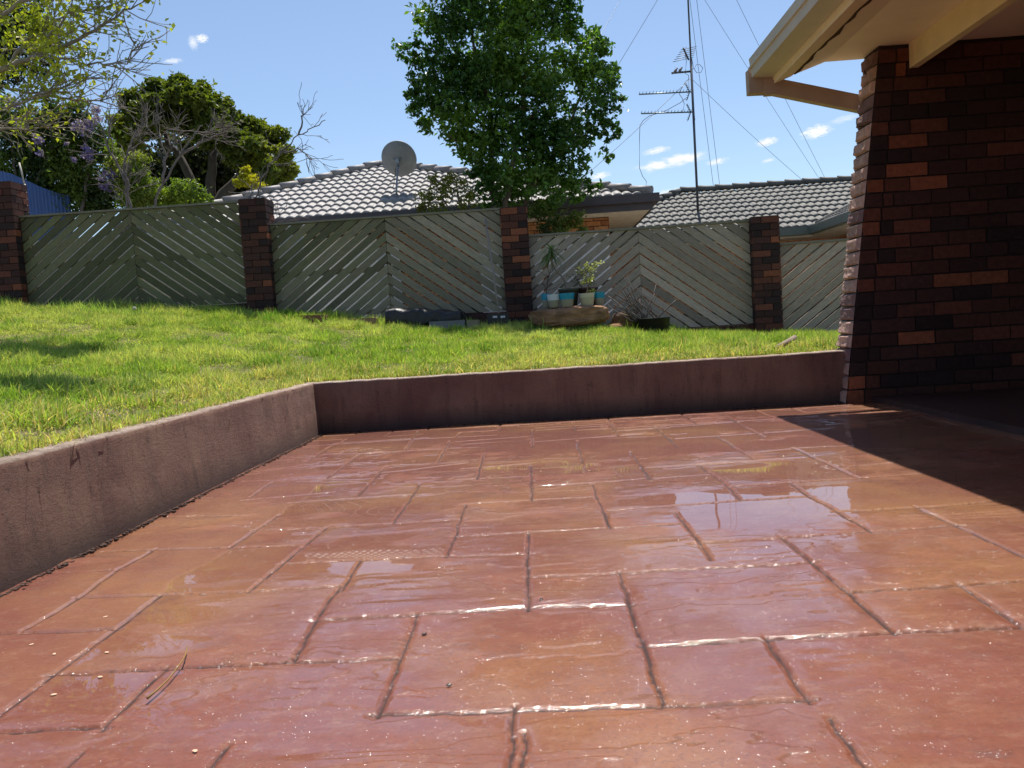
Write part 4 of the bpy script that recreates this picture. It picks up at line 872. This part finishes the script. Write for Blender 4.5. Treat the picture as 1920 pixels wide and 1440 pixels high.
for pts, r_, dy in brs:
    Q = limb(mb, [at(px, py, AY+dy) for px, py in pts], r_, .004, pale, 6, .01, int(pts[0][1]))
    for k in range(4, len(Q)-1):
        for _ in range(2):
            if rnd.random() < .8:
                d = Q[k+1]-Q[k]; d = d/np.linalg.norm(d)+np.array([rnd.gauss(0, .6), rnd.gauss(0, .6), rnd.gauss(.1, .6)]); twigs(mb, Q[k], d, rnd.uniform(.15, .42), .006, 1, rnd, pale, tips, .6, .1, 3, (1, 3), .0025)
LBR = []
mb_br = mb
T = np.array([t_[0] for t_ in tips]); r = np.random.default_rng(6); T = T[r.random(len(T)) < .85]
P_ = (T[:, None, :]+r.normal(0, .035, (len(T), 9, 3))).reshape(-1, 3)
# the density falls off toward the thin branch ends at the right
pxs = (P_[:, 0]/P_[:, 1]); pzs = (P_[:, 2]-CAMH)/P_[:, 1]; keep = r.random(len(P_)) < np.interp(pxs, [-.66, -.58, -.52, -.46], [.95, .62, .2, .10])*np.interp(pzs, [.27, .33, .38], [.10, .3, 1]); P_ = P_[keep]
mb = MB(); leaves(mb, P_, .055, 9, lc(P_, (.30,.34,.04), (.42,.43,.05), 10, 2, .3), up=.3, asp=.6)
# boughs higher up, above the frame, that shade the lawn
rg_ = np.random.default_rng(88)
for px, py, wx, wy in ((45,722,.33,.30),(95,716,.20,.22),(70,652,.40,.30),(130,660,.22,.20)):
    yy = 2.0
    while yy < 10 and at(px, py, yy)[2] > lawn_z(at(px, py, yy)[0], yy)+.02: yy += .02
    p0_ = at(px, py, yy); hgt = 2.9 if py > 700 else 4.3; c_ = p0_+np.array([.058, .39, 1.])*hgt
    Q_ = c_+rg_.normal(0, .42, (4200, 3))*np.array([wx, wy, .25]); leaves(mb, Q_, .075, 77+px, lc(Q_, (.20,.24,.03), (.30,.32,.04), 10), up=.5, asp=.6)
    LBR.append(c_)
mb.build('leaves', M_leaf, mpl)
for c_ in LBR: limb(mb_br, [(bx_+.15, AY-.2, 3.2), ((bx_+c_[0])/2, (AY+c_[1])/2, (3.4+c_[2])/2+.15), c_], .03, .008, pale, 6, .02, 2)
mb_br.build('branches', M_bark, mpl)
# dark evergreen behind it
ev = empty('dark_evergreen', at(20, 430, 15), 'dark evergreen tree behind the fresh leaves in the top left corner', 'tree')
lob = [(0,60,55),(50,50,45),(90,80,34),(30,110,45),(80,120,30),(-40,90,70),(-30,20,70),(40,10,50),(10,140,26),(-60,180,60),(160,100,8)]
P_ = lobes_fill(lob, 15, .8, 13000, 61, shell=.3, clump=.25, per=22); mb = MB(); leaves(mb, P_, .09, 11, lc(P_, (.020,.030,.012), (.045,.055,.016), 12), up=.2, asp=.4); mb.build('crown', M_leafg, ev)
MB().tube([at(-20, 470, 15), at(-15, 250, 15), at(0, 60, 15)], [.14, .11, .05], 8, 0, (.08,.06,.05)).build('trunk', M_bark, ev)
# ---- bushes between
simple_plant('bush', 'bright yellow green leafy bush behind the bare twiggy tree', 'bush', [(225,310,26),(250,330,30),(270,355,28),(235,350,24),(262,300,16),(215,285,14),(280,380,22),(245,385,25)], 12.8, 5200, .06, (.14,.19,.03), (.27,.29,.07), 71, [((250,430),(250,370),(240,310))], clump=.2)
simple_plant('bush', 'low green bush left of the pale roof, behind the mossy panel', 'bush', [(335,360,26),(360,362,22),(310,372,22),(380,378,18)], 13.0, 2600, .06, (.13,.19,.03), (.19,.25,.035), 72, clump=.2)
simple_plant('bush', 'vivid yellow bush at the left end of the pale tiled roof', 'bush', [(462,335,15),(450,342,12),(475,345,14),(462,318,8),(490,350,10)], 17.0, 1500, .07, (.42,.38,.02), (.30,.30,.02), 73, clump=.2)
# ---- bare trees
def bare(name, label, trunks, Y, seed, col, depth=3, ln=(.5, .9), n_side=10, r0_=.03, wind=(0, 0, 0), mn=.004, kids=(2, 4), spr=.55):
    e = empty(name, at(trunks[0][0][0], trunks[0][0][1], Y), label, 'tree'); mb = MB(); rnd = random.Random(seed); tips = []
    for pts in trunks:
        Q = limb(mb, [at(px, py, Y) for px, py in pts], r0_, r0_*.4, col, 6, .012, seed)
        for q in range(n_side):
            k = rnd.randint(int(len(Q)*.4), len(Q)-2); d = (Q[k+1]-Q[k])/np.linalg.norm(Q[k+1]-Q[k])+np.array([rnd.gauss(0, .7), rnd.gauss(0, .5), rnd.gauss(0, .5)])+np.array(wind)
            twigs(mb, Q[k], d, rnd.uniform(*ln), r0_*.3, depth, rnd, col, tips, spr, .08, 4, kids, mn)
    mb.build('branches', M_bark, e); return e
bare('bare_tree', 'leafless greyish brown twiggy tree in front of the rounded evergreen', [[(243,460),(243,385),(240,345),(233,315),(245,270),(262,240),(268,212)], [(240,345),(215,300),(200,265),(212,215)], [(232,460),(236,385),(243,345)], [(275,460),(288,385),(306,342),(340,290),(362,255),(380,235)], [(306,342),(310,290),(300,250)], [(340,290),(390,260),(430,245)]], 12.2, 5, (.17,.14,.125), 2, (.28, .5), 7, .022, (-.3, 0, .05), .0028, (2, 4), .42)
bare('bare_sapling', 'thin leafless sapling rising behind the second pier, arching right', [[(478,430),(480,375),(490,340),(505,310),(530,285),(560,252),(585,240),(610,225)], [(560,252),(568,220),(566,208)], [(530,285),(560,280),(585,300)], [(474,430),(472,370),(472,345)]], 11.3, 9, (.16,.14,.13), 1, (.15, .38), 9, .014, (.1, 0, .1), .0032, (1, 3), .4)
bare('dry_twigs', 'low dry twigs beside the right side of the second pier', [[(515,430),(520,405),(540,380)], [(510,425),(530,412),(560,415)]], 10.9, 3, (.20,.15,.12), 1, (.1, .25), 5, .006, (.1, 0, .1), .003, (1, 2), .4)
# blue corrugated fence
cf = empty('corrugated_fence', at(80, 400, 12.4), 'blue corrugated metal fence behind the leftmost pier', 'fence')
mb = MB(); n = 230; s = np.linspace(0, 1, n); pxs = -40+(130+40)*s; tp = np.interp(pxs, [-40, 20, 45, 75, 105, 130], [312, 325, 336, 350, 361, 366])
yv = 11.9+(1-s)*.0+s*1.2; top_ = np.array([at(a, b, c_) for a, b, c_ in zip(pxs, tp, yv)]); wv = .014*np.sin(np.arange(n)*2*math.pi/9.5)
top_[:, 1] += wv; bot = top_.copy(); bot[:, 2] = .3
V = np.concatenate([top_, bot]); i = np.arange(n-1)
mb.add(V, np.stack([i, i+n, i+1+n, i+1], 1), 0, None, None, True); V2 = V+[0, .004, 0]; mb.add(V2, np.stack([i, i+1, i+1+n, i+n], 1), 0, None, None, True)
mb.build('metal_sheet', mat('blue_steel_sheet', (.085,.155,.36), rough=.4, var=.1, vscale=4, spec=.5), cf)
MB().tube([at(46, 345, 12.0), at(36, 305, 12.0)], .012, 6).tube([at(46, 345, 12.0), (at(46, 345, 12)[0], 12.0, .3)], .014, 6).build('post', mat('pale_post', (.5,.45,.38), rough=.6), cf)
# ------------------------------------------------------------------ things on the lawn
def rock(name, label, px0, px1, py0, py1, Y, seed, col2, dy=.5, sub=4, boxy=.5):
    import bmesh
    a = at(px0, (py0+py1)/2, Y); b = at(px1, (py0+py1)/2, Y); zt_ = at((px0+px1)/2, py0, Y)[2]; zb_ = at((px0+px1)/2, py1, Y)[2]
    bm = bmesh.new(); bmesh.ops.create_icosphere(bm, subdivisions=sub, radius=1); V = np.array([v.co[:] for v in bm.verts]); Fc = np.array([[v.index for v in f.verts] for f in bm.faces]); bm.free()
    V = np.sign(V)*np.abs(V)**boxy; V /= np.abs(V).max(0)
    k = seed*3.7; nz = fbm(V[:, 0]*1.6+k+V[:, 1], V[:, 2]*2+k, seed, 4)-.5; n2_ = fbm(V[:, 0]*4+k, V[:, 2]*9+V[:, 1]*3, seed+5, 4)-.5
    V = V*(1+.35*nz[:, None]+.10*n2_[:, None]); V /= np.abs(V).max(0)
    W_ = np.array([(b[0]-a[0])/2, dy/2, (zt_-zb_)/2]); c = np.array([(a[0]+b[0])/2, Y, (zt_+zb_)/2]); tilt = (b[2]-a[2])/(b[0]-a[0])*0
    V = V*W_; c0_ = c.copy(); c0_[2] = zb_
    e = MB().add(V+c-c0_, Fc, 0, None, None, True).build(name, mat(name+'_stone', col2[0], rough=.9, var=.45, vscale=7, stretch=(1, 1, 2.5), second=col2[1], sscale=5, smix=.7, bump=.9, bscale=18, bdist=.02))
    e.location = c0_; return tag(e, label, 'rock')
RY = 9.85
rock('sandstone_boulder', 'long flat brown sandstone boulder holding the row of pots', 990, 1147, 574, 614, RY, 2, [(.33,.18,.10), (.17,.09,.05)], .42, 5)
rock('rock', 'small orange brown rock under the right end of the boulder', 1138, 1170, 606, 634, RY-.05, 4, [(.36,.19,.09), (.25,.13,.07)], .22, 3, .7)
rock('rock', 'low rock half sunk in grass under the boulder', 1035, 1090, 610, 632, RY, 6, [(.26,.15,.08), (.17,.1,.06)], .25, 3, .7)
rock('rock', 'dark shaded rock behind the right end of the boulder', 1145, 1190, 585, 625, RY+.15, 8, [(.16,.10,.06), (.1,.06,.04)], .2, 3, .6)
def pot(px0, px1, py0, py1, Y, label, cols, taper=.72, split=.45, rim=0):
    ztop = at((px0+px1)/2, py0, Y)[2]; zbot = at((px0+px1)/2, py1, Y)[2]; R = (px1-px0)/2/F_PX*Y; cx = at((px0+px1)/2, py0, Y)[0]; h = ztop-zbot
    e = empty('plant_pot', (cx, Y, zbot), label, 'pot', 'pots standing on the boulder'); rr = lambda q: R*(taper+(1-taper)*q)
    up_ = 1-split; loc = (cx, Y, zbot)
    pr = [(rr(up_)-.0, h*up_), (rr(1), h*.999), (rr(1)+rim, h), (rr(1)-.008+rim, h*1.004), (rr(1)-.014, h*.98), (rr(.8)-.014, h*.82)]
    if rim: pr = [(rr(up_), h*up_), (rr(.86), h*.86), (rr(.86)+rim, h*.87), (rr(1)+rim, h), (rr(1)-.006, h), (rr(.8)-.014, h*.8)]
    MB().lathe(pr, 28, loc=loc).build('rim_band' if split < .9 else 'pot_wall', cols[0], e)
    MB().lathe([(.001, 0.002), (rr(0)-.004, 0), (rr(0), .004), (rr(up_)-.0005, h*up_)], 28, loc=loc).build('base_band', cols[1], e)
    MB().lathe([(.001, h*.86), (rr(.84)-.012, h*.85)], 20, loc=loc).build('soil', mat('soil', (.03,.022,.015), rough=1) if 'soil' not in bpy.data.materials else bpy.data.materials['soil'], e)
    return e, np.array([cx, Y, ztop])
teal = mat('teal_glaze', (.012,.27,.42), rough=.4, var=.08); greyc = mat('grey_cement', (.29,.27,.22), rough=.85, var=.12); white = mat('white_glaze', (.55,.58,.66), rough=.4, var=.05); creamp = mat('cream_pot', (.56,.51,.38), rough=.7, var=.08); creamd = mat('cream_pot_lower', (.44,.40,.29), rough=.75, var=.08)
olive = mat('olive_ceramic', (.075,.075,.055), rough=.5, var=.2); darkb = mat('dark_brown_ceramic', (.045,.022,.018), rough=.5)
pot(1014, 1034, 551, 577, RY+.10, 'teal and grey pot mostly hidden behind the white banded one, leftmost on the boulder', (teal, greyc))
pot(1025, 1050, 552, 577, RY-.07, 'pot with a white band over a grey base', (white, greyc))
pot(1047, 1077, 550, 576, RY-.08, 'teal banded pot in the middle of the row, front', (teal, greyc))
_, ptD = pot(1047, 1086, 541, 574, RY+.16, 'large olive ceramic pot behind the middle teal pot', (olive, olive), .7, .5, .008)
_, ptB = pot(1084, 1120, 539, 574, RY+.18, 'dark brown pot behind the cream pot', (darkb, darkb), .75, .5, .01)
_, ptC = pot(1086, 1115, 550, 575, RY-.06, 'plain cream pot with no coloured band', (creamp, creamd), .74, .3)
pot(1112, 1134, 548, 573, RY+.02, 'teal banded pot at the right end of the boulder', (teal, greyc))
# spiky palm-like plant
dr = empty('spiky_plant', ptD+[0, 0, -.04], 'spiky long leaved plant on a curved bare stem in the olive pot', 'plant')
mb = MB(); st = [at(px, py, RY+.14) for px, py in ((1062,545),(1060,530),(1053,518),(1043,508),(1037,498),(1033,485),(1033,470))]; limb(mb, st, .013, .008, (.22,.18,.15), 6); mb.build('stem', M_bark, dr)
mb = MB(); rnd = random.Random(2); tp_ = st[-1]
for k in range(64):
    a = rnd.uniform(0, 6.283); el = rnd.uniform(-.8, .95); L_ = rnd.uniform(.15, .25); d = np.array([math.cos(a)*math.cos(el), math.sin(a)*math.cos(el), math.sin(el)]); s_ = np.cross(d, [0, 0, 1.]); s_ /= np.linalg.norm(s_)+1e-6
    o_ = tp_+np.array([0, 0, rnd.uniform(-.05, .03)]); pts = [o_+d*L_*q+np.array([0, 0, -.16*q*q*(L_/.25)*max(.3, math.cos(el))]) for q in (0, .33, .66, 1)]; w = [.006, .010, .008, .0008]
    V = np.concatenate([[p_-s_*ww, p_+s_*ww] for p_, ww in zip(pts, w)]); mb.add(V, [(0,1,3,2),(2,3,5,4),(4,5,7,6)], 0, np.array([.12,.17,.075])*rnd.uniform(.7, 1.4))
mb.build('leaves', M_leaf, dr)
def small_plant(name, label, pts, Y, seed, col, n, size, lcol, ll, dens=7):
    e = empty(name, at(pts[0][0], pts[0][1], Y), label, 'plant'); mb = MB(); rnd = random.Random(seed); tips = []
    Q = limb(mb, [at(*p, Y) for p in pts], .006, .003, col, 5)
    for _ in range(n):
        k = rnd.randint(1, len(Q)-2); d = np.array([rnd.gauss(0, .8), rnd.gauss(0, .5), rnd.uniform(.1, .9)]); twigs(mb, Q[k], d, rnd.uniform(*ll), .003, 1, rnd, col, tips, .5, .2, 3, (1, 3), .0016)
    mb.build('stem', M_bark, e)
    if size:
        T = np.array([t_[0] for t_ in tips]); r = np.random.default_rng(seed); P_ = (T[:, None]+r.normal(0, .012, (len(T), dens, 3))).reshape(-1, 3); mb = MB(); leaves(mb, P_, size, seed, lc(P_, *lcol, seed, 4), .3, .6); mb.build('leaves', M_leafg, e)
small_plant('leafy_plant', 'small shrub with pale shiny leaves growing from the cream pot', [(1099,553),(1103,535),(1108,515),(1110,500)], RY-.04, 3, (.2,.15,.1), 12, .028, ((.26,.28,.12), (.42,.42,.28)), (.05, .14))
small_plant('leafy_plant', 'wispy dark stemmed plant rising from the brown pot', [(1095,545),(1085,530),(1078,520),(1072,512)], RY+.16, 4, (.06,.05,.045), 9, .022, ((.05,.06,.04), (.07,.08,.05)), (.08, .2), 3)
small_plant('bare_plant', 'leafless twiggy plant behind the leftmost pots', [(1024,556),(1025,540),(1027,525),(1033,505)], RY+.08, 5, (.06,.05,.045), 9, 0, None, (.06, .16))
# black tub of sticks
a0 = at(1188, 600, RY); a1 = at(1256, 600, RY); zb_ = at(1220, 640, RY)[2]; tz = at(1222, 598, RY)[2]; tcx = (a0[0]+a1[0])/2; tR = (a1[0]-a0[0])/2
tub = empty('black_tub', (tcx, RY, zb_), 'black plastic tub full of dry sticks in front of the fence', 'tub'); h = tz-zb_
MB().lathe([(.001, 0), (tR*.82, 0), (tR*.84, .006), (tR, h), (tR+.008, h+.002), (tR+.008, h+.012), (tR-.006, h+.010), (tR*.83, .012)], 36, loc=(tcx, RY, zb_)).build('tub_wall', mat('black_plastic', (.012,.013,.015), rough=.45, spec=.4, var=.2), tub)
rnd = random.Random(31); M_stick = mat('dry_stick', (.13,.11,.10), rough=.9, var=.4, vscale=12, stretch=(1, 1, .4), bump=.5)
ends = [(1140,545),(1146,565),(1150,548),(1158,530),(1168,517),(1150,570),(1162,572),(1140,555),(1172,535),(1180,528),(1195,541),(1157,560),(1175,548),(1168,560),(1180,555),(1200,560),(1230,533),(1248,528),(1268,562),(1185,565),(1160,582),(1195,575),(1228,550),(1140,572),(1172,575),(1215,585),(1175,518),(1205,548),(1165,545),(1150,585)]
for k, (ex, ey) in enumerate(ends):
    s_ = at(rnd.uniform(1200, 1245), rnd.uniform(602, 612), RY+rnd.uniform(-.12, .12)); e_ = at(ex, ey, RY+rnd.uniform(-.15, .15)); mid = (s_+e_)/2+np.array([rnd.gauss(0, .02), rnd.gauss(0, .02), rnd.gauss(0, .025)]); rr2 = rnd.uniform(.006, .014)
    pts = [s_, (s_+mid)/2+np.array([rnd.gauss(0, .006), 0, rnd.gauss(0, .01)]), mid, (mid+e_)/2+np.array([rnd.gauss(0, .01), 0, rnd.gauss(0, .01)]), e_]
    mb = MB(); mb.tube(np.array(pts)-s_, np.linspace(rr2, rr2*.45, 5), 6)
    if k % 3 == 0: mb.tube(np.array([mid, mid+np.array([rnd.gauss(0, .04), 0, rnd.uniform(.04, .1)])])-s_, [rr2*.6, rr2*.3], 5)
    o = mb.build('dry_stick', M_stick); o.location = s_; tag(o, 'dry grey stick poking out of the black tub', 'stick', 'dry sticks in the black tub')
# folded black plastic sheet bundle
tx0 = at(722, 590, RY)[0]; tx1 = at(872, 590, RY)[0]; zb_ = at(800, 612, RY)[2]; nxx, nyy = 90, 34
mb = MB(); th = np.linspace(0, 2*math.pi, nyy, endpoint=False); s = np.linspace(0, 1, nxx); Ht = np.interp(s, [0, .02, .3, .6, .97, 1], [.02, .25, .235, .20, .16, .02]); Dp = np.interp(s, [0, .03, .95, 1], [.02, .22, .17, .02])
V = []
for q, ss in enumerate(s):
    cx = tx0+(tx1-tx0)*ss; cc_ = np.sign(np.cos(th))*np.abs(np.cos(th))**.6; sn = np.sign(np.sin(th))*np.abs(np.sin(th))**.45
    w = 1+.16*(fbm(np.full(nyy, ss*9), th*1.6, 3, 3)-.5); V.append(np.stack([cx+.012*(vn(th*2, th*0+ss*9, 4)-.5), RY+.05+cc_*Dp[q]*w, zb_+Ht[q]*.5*(1+sn*w)+.012*np.sin(ss*23+th*2)], 1))
V = np.concatenate(V); i = (np.arange(nxx-1)[:, None]*nyy+np.arange(nyy)[None]); i2 = (np.arange(nxx-1)[:, None]*nyy+(np.arange(nyy)[None]+1) % nyy)
mb.add(V, np.stack([i, i2, i2+nyy, i+nyy], -1).reshape(-1, 4), 0, None, None, True)
c0_ = np.array([(tx0+tx1)/2, RY, zb_]); mb.v[0] = mb.v[0]-c0_
o = mb.build('plastic_bundle', mat('black_sheet', (.012,.012,.015), rough=.38, spec=.5, var=.3, bump=.5, bscale=14, bdist=.02)); o.location = c0_; tag(o, 'long folded bundle of black plastic sheet lying against the fence', 'plastic bundle')
def block(name, label, cat, px0, px1, py0, py1, Y, dy, m_, rotz=0, tilt=0):
    a = at(px0, py0, Y); b = at(px1, py1, Y); c_ = np.array([(a[0]+b[0])/2, Y, b[2]]); w = b[0]-a[0]; h = at((px0+px1)/2, py0, Y)[2]-at((px0+px1)/2, py1, Y)[2]
    mb = MB(); e = .006
    nn = 6; 
    mb.prism([(-w/2+e, 0), (w/2-e, 0), (w/2, e), (w/2, h-e), (w/2-e, h), (-w/2+e, h), (-w/2, h-e), (-w/2, e)], 0, dy, 'y'); V = mb.v[0]; V += RNG.normal(0, .0015, V.shape)
    o = mb.build(name, m_); o.location = [c_[0], c_[1], at((px0+px1)/2, py1, Y)[2]]; o.rotation_euler = (0, tilt, rotz); return tag(o, label, cat)
block('concrete_block', 'grey concrete block in front of the black plastic bundle', 'block', 804, 872, 601, 622, RY-.22, .2, mat('grey_block', (.20,.205,.21), rough=.9, var=.2, vscale=12, bump=.4), rad(3))
block('stone_block', 'small beige block at the right end of the grey one', 'block', 875, 896, 600, 622, RY-.2, .14, mat('beige_block', (.27,.235,.15), rough=.9, var=.25, vscale=12, bump=.4), rad(-6))
block('clay_paver', 'reddish brown slab on edge in the grass, left of the two', 'slab', 541, 611, 591, 607, RY-.05, .10, mat('clay_slab', (.20,.085,.06), rough=.85, var=.3, vscale=10, bump=.3), rad(2), rad(2.5))
block('timber_offcut', 'pale topped timber offcut lying in the grass beside the plastic bundle', 'timber', 637, 706, 597, 610, RY-.05, .12, mat('offcut_timber', (.25,.15,.10), rough=.85, var=.3, vscale=10), rad(-2), rad(1.5))
# rake leaning on the fence
rk = empty('rake', at(937, 608, RY+.1), 'garden rake with a pale wooden handle leaning on the fence beside the boulder', 'rake')
MB().tube([at(938, 609, RY+.08), at(925, 510, RY+.36), at(910, 412, RY+.62)], .0125, 8).build('handle', mat('grey_handle', (.27,.22,.185), rough=.8, var=.25, vscale=12, stretch=(1, 1, .3)), rk)
mb = MB(); p = at(938, 597, RY+.06); mb.box(p+[-.16, -.01, -.06], p+[.10, .03, .06], jit=.004)
for k in range(9): mb.tube([p+[-.15+.03*k, 0, -.05], p+[-.15+.03*k, -.04, -.11]], .004, 5)
mb.build('head', mat('dark_tool_head', (.02,.02,.022), rough=.5), rk)
ms_ = mat('white_sticker', (.6,.6,.65), rough=.5)
MB().box(p+[-.09, -.0165, .01], p+[-.035, -.0135, .035]).build('sticker', ms_, rk); MB().box(p+[.005, -.0165, .005], p+[.06, -.0135, .03]).build('sticker', ms_, rk)
o = MB().tube(np.array([at(944, 595, RY), at(952, 612, RY-.1), at(958, 630, RY-.3)])-at(958, 630, RY-.3), .003, 4).build('thin_wire', M_crack); o.location = at(958, 630, RY-.3); tag(o, 'thin dark wire sticking out of the grass by the rake head', 'wire')
# bamboo stick over the wall, dandelion clocks
p0, p1 = at(1452, 655, 5.75), at(1490, 633, 6.25); p0[2] = max(p0[2], WZ+.01)
o = MB().tube(np.zeros((1, 3))+np.array([[0, 0, 0.], *( (p1-p0)[None]*.5 ), *((p1-p0)[None])]), [.017, .018, .019], 12).build('bamboo_pole', mat('weathered_pole', (.24,.17,.13), rough=.75, var=.3, vscale=14)); o.location = p0; tag(o, 'short weathered pole end lying in the grass by the house corner', 'pole')
def clock(px, py, Y, label):
    p = at(px, py, Y); zg = float(lawn_z(p[0], Y)); e = empty('dandelion', (p[0], Y, min(zg, p[2]-.06)), label, 'flower', 'dandelion seed heads in the lawn')
    MB().tube([(p[0]+.01, Y, min(zg, p[2]-.06)), (p[0], Y, p[2])], .002, 4).build('stem', M_grass if False else mat('dandelion_stem', (.2,.22,.06)), e)
    r = np.random.default_rng(px); d = r.normal(0, 1, (90, 3)); d /= np.linalg.norm(d, axis=1)[:, None]; mb = MB()
    for q in d: mb.tube([p+q*.004, p+q*.024], [.0009, .0016], 3)
    mb.lathe([(.0005, -.006), (.006, 0), (.0005, .006)], 8, loc=p); mb.build('seed_head', mat('seed_fluff', (.75,.75,.72), rough=.9, trans=.3, tcol=(1, 1, 1)), e)
clock(252, 578, 9.7, 'white dandelion seed head below the mossy panel'); clock(1245, 634, 9.55, 'white dandelion seed head in front of the black tub')
# ------------------------------------------------------------------ small things on the patio
sp_ = [(352,1215),(347,1232),(334,1250),(315,1272),(295,1290),(276,1306)]
pts = np.array([onz(*q, .012) for q in sp_]); pts[:, 2] = [.016, .014, .012, .010, .009, .009]; o0 = pts[0].copy(); o0[2] = .004
o = MB().tube(pts-o0, [.0012, .0013, .0014, .0015, .0017, .0022], 6, 0).build('fallen_stem', mat('dry_yellow_stem', (.24,.14,.035), rough=.6)); o.location = o0; tag(o, 'thin curved yellowish leaf stalk fallen on the wet patio', 'leaf stalk')
def crumb(name, px, py, s, label, cat, m_, seed, group=None, flat=.5):
    import bmesh
    p = onz(px, py); bm = bmesh.new(); bmesh.ops.create_icosphere(bm, subdivisions=2, radius=1); V = np.array([v.co[:] for v in bm.verts]); Fc = np.array([[v.index for v in f.verts] for f in bm.faces]); bm.free()
    r = np.random.default_rng(seed); V = V*(1+.35*(fbm(V[:, 0]*2+seed, V[:, 1]*2+V[:, 2], seed, 3)-.5)[:, None]*2)*np.array([s*1.5, s, s*flat]); V[:, 2] += s*flat*.7
    o = MB().add(V, Fc).build(name, m_); o.location = (p[0], p[1], 0.001); o.rotation_euler = (0, 0, r.uniform(0, 3)); return tag(o, label, cat, group)
dk = mat('wet_debris', (.015,.008,.006), rough=.4); lf_ = mat('dead_leaf_bit', (.10,.04,.02), rough=.5)
crumb('debris', 1015, 1127, .0050, 'tiny black crumb in the middle of the patio', 'debris', dk, 1); crumb('debris', 795, 1190, .0042, 'dark bit of leaf litter beside a joint of the patio', 'debris', lf_, 2); crumb('debris', 842, 1286, .0035, 'small dark bit on the nearest big paver', 'debris', dk, 3)
pt = mat('pale_petal', (.62,.42,.28), rough=.6)
for k, (px, py) in enumerate(((188,1270),(101,1303),(198,1157),(200,1224),(366,1409),(102,1227),(1014,884),(1105,883),(59,1209))): crumb('petal', px, py, .0035, 'tiny pale petal fallen on the patio', 'petal', pt, 10+k, 'petals fallen on the patio', .15)
for e in list(bpy.data.objects):
    if e.parent is None and e.type == 'EMPTY': e.empty_display_size = .05
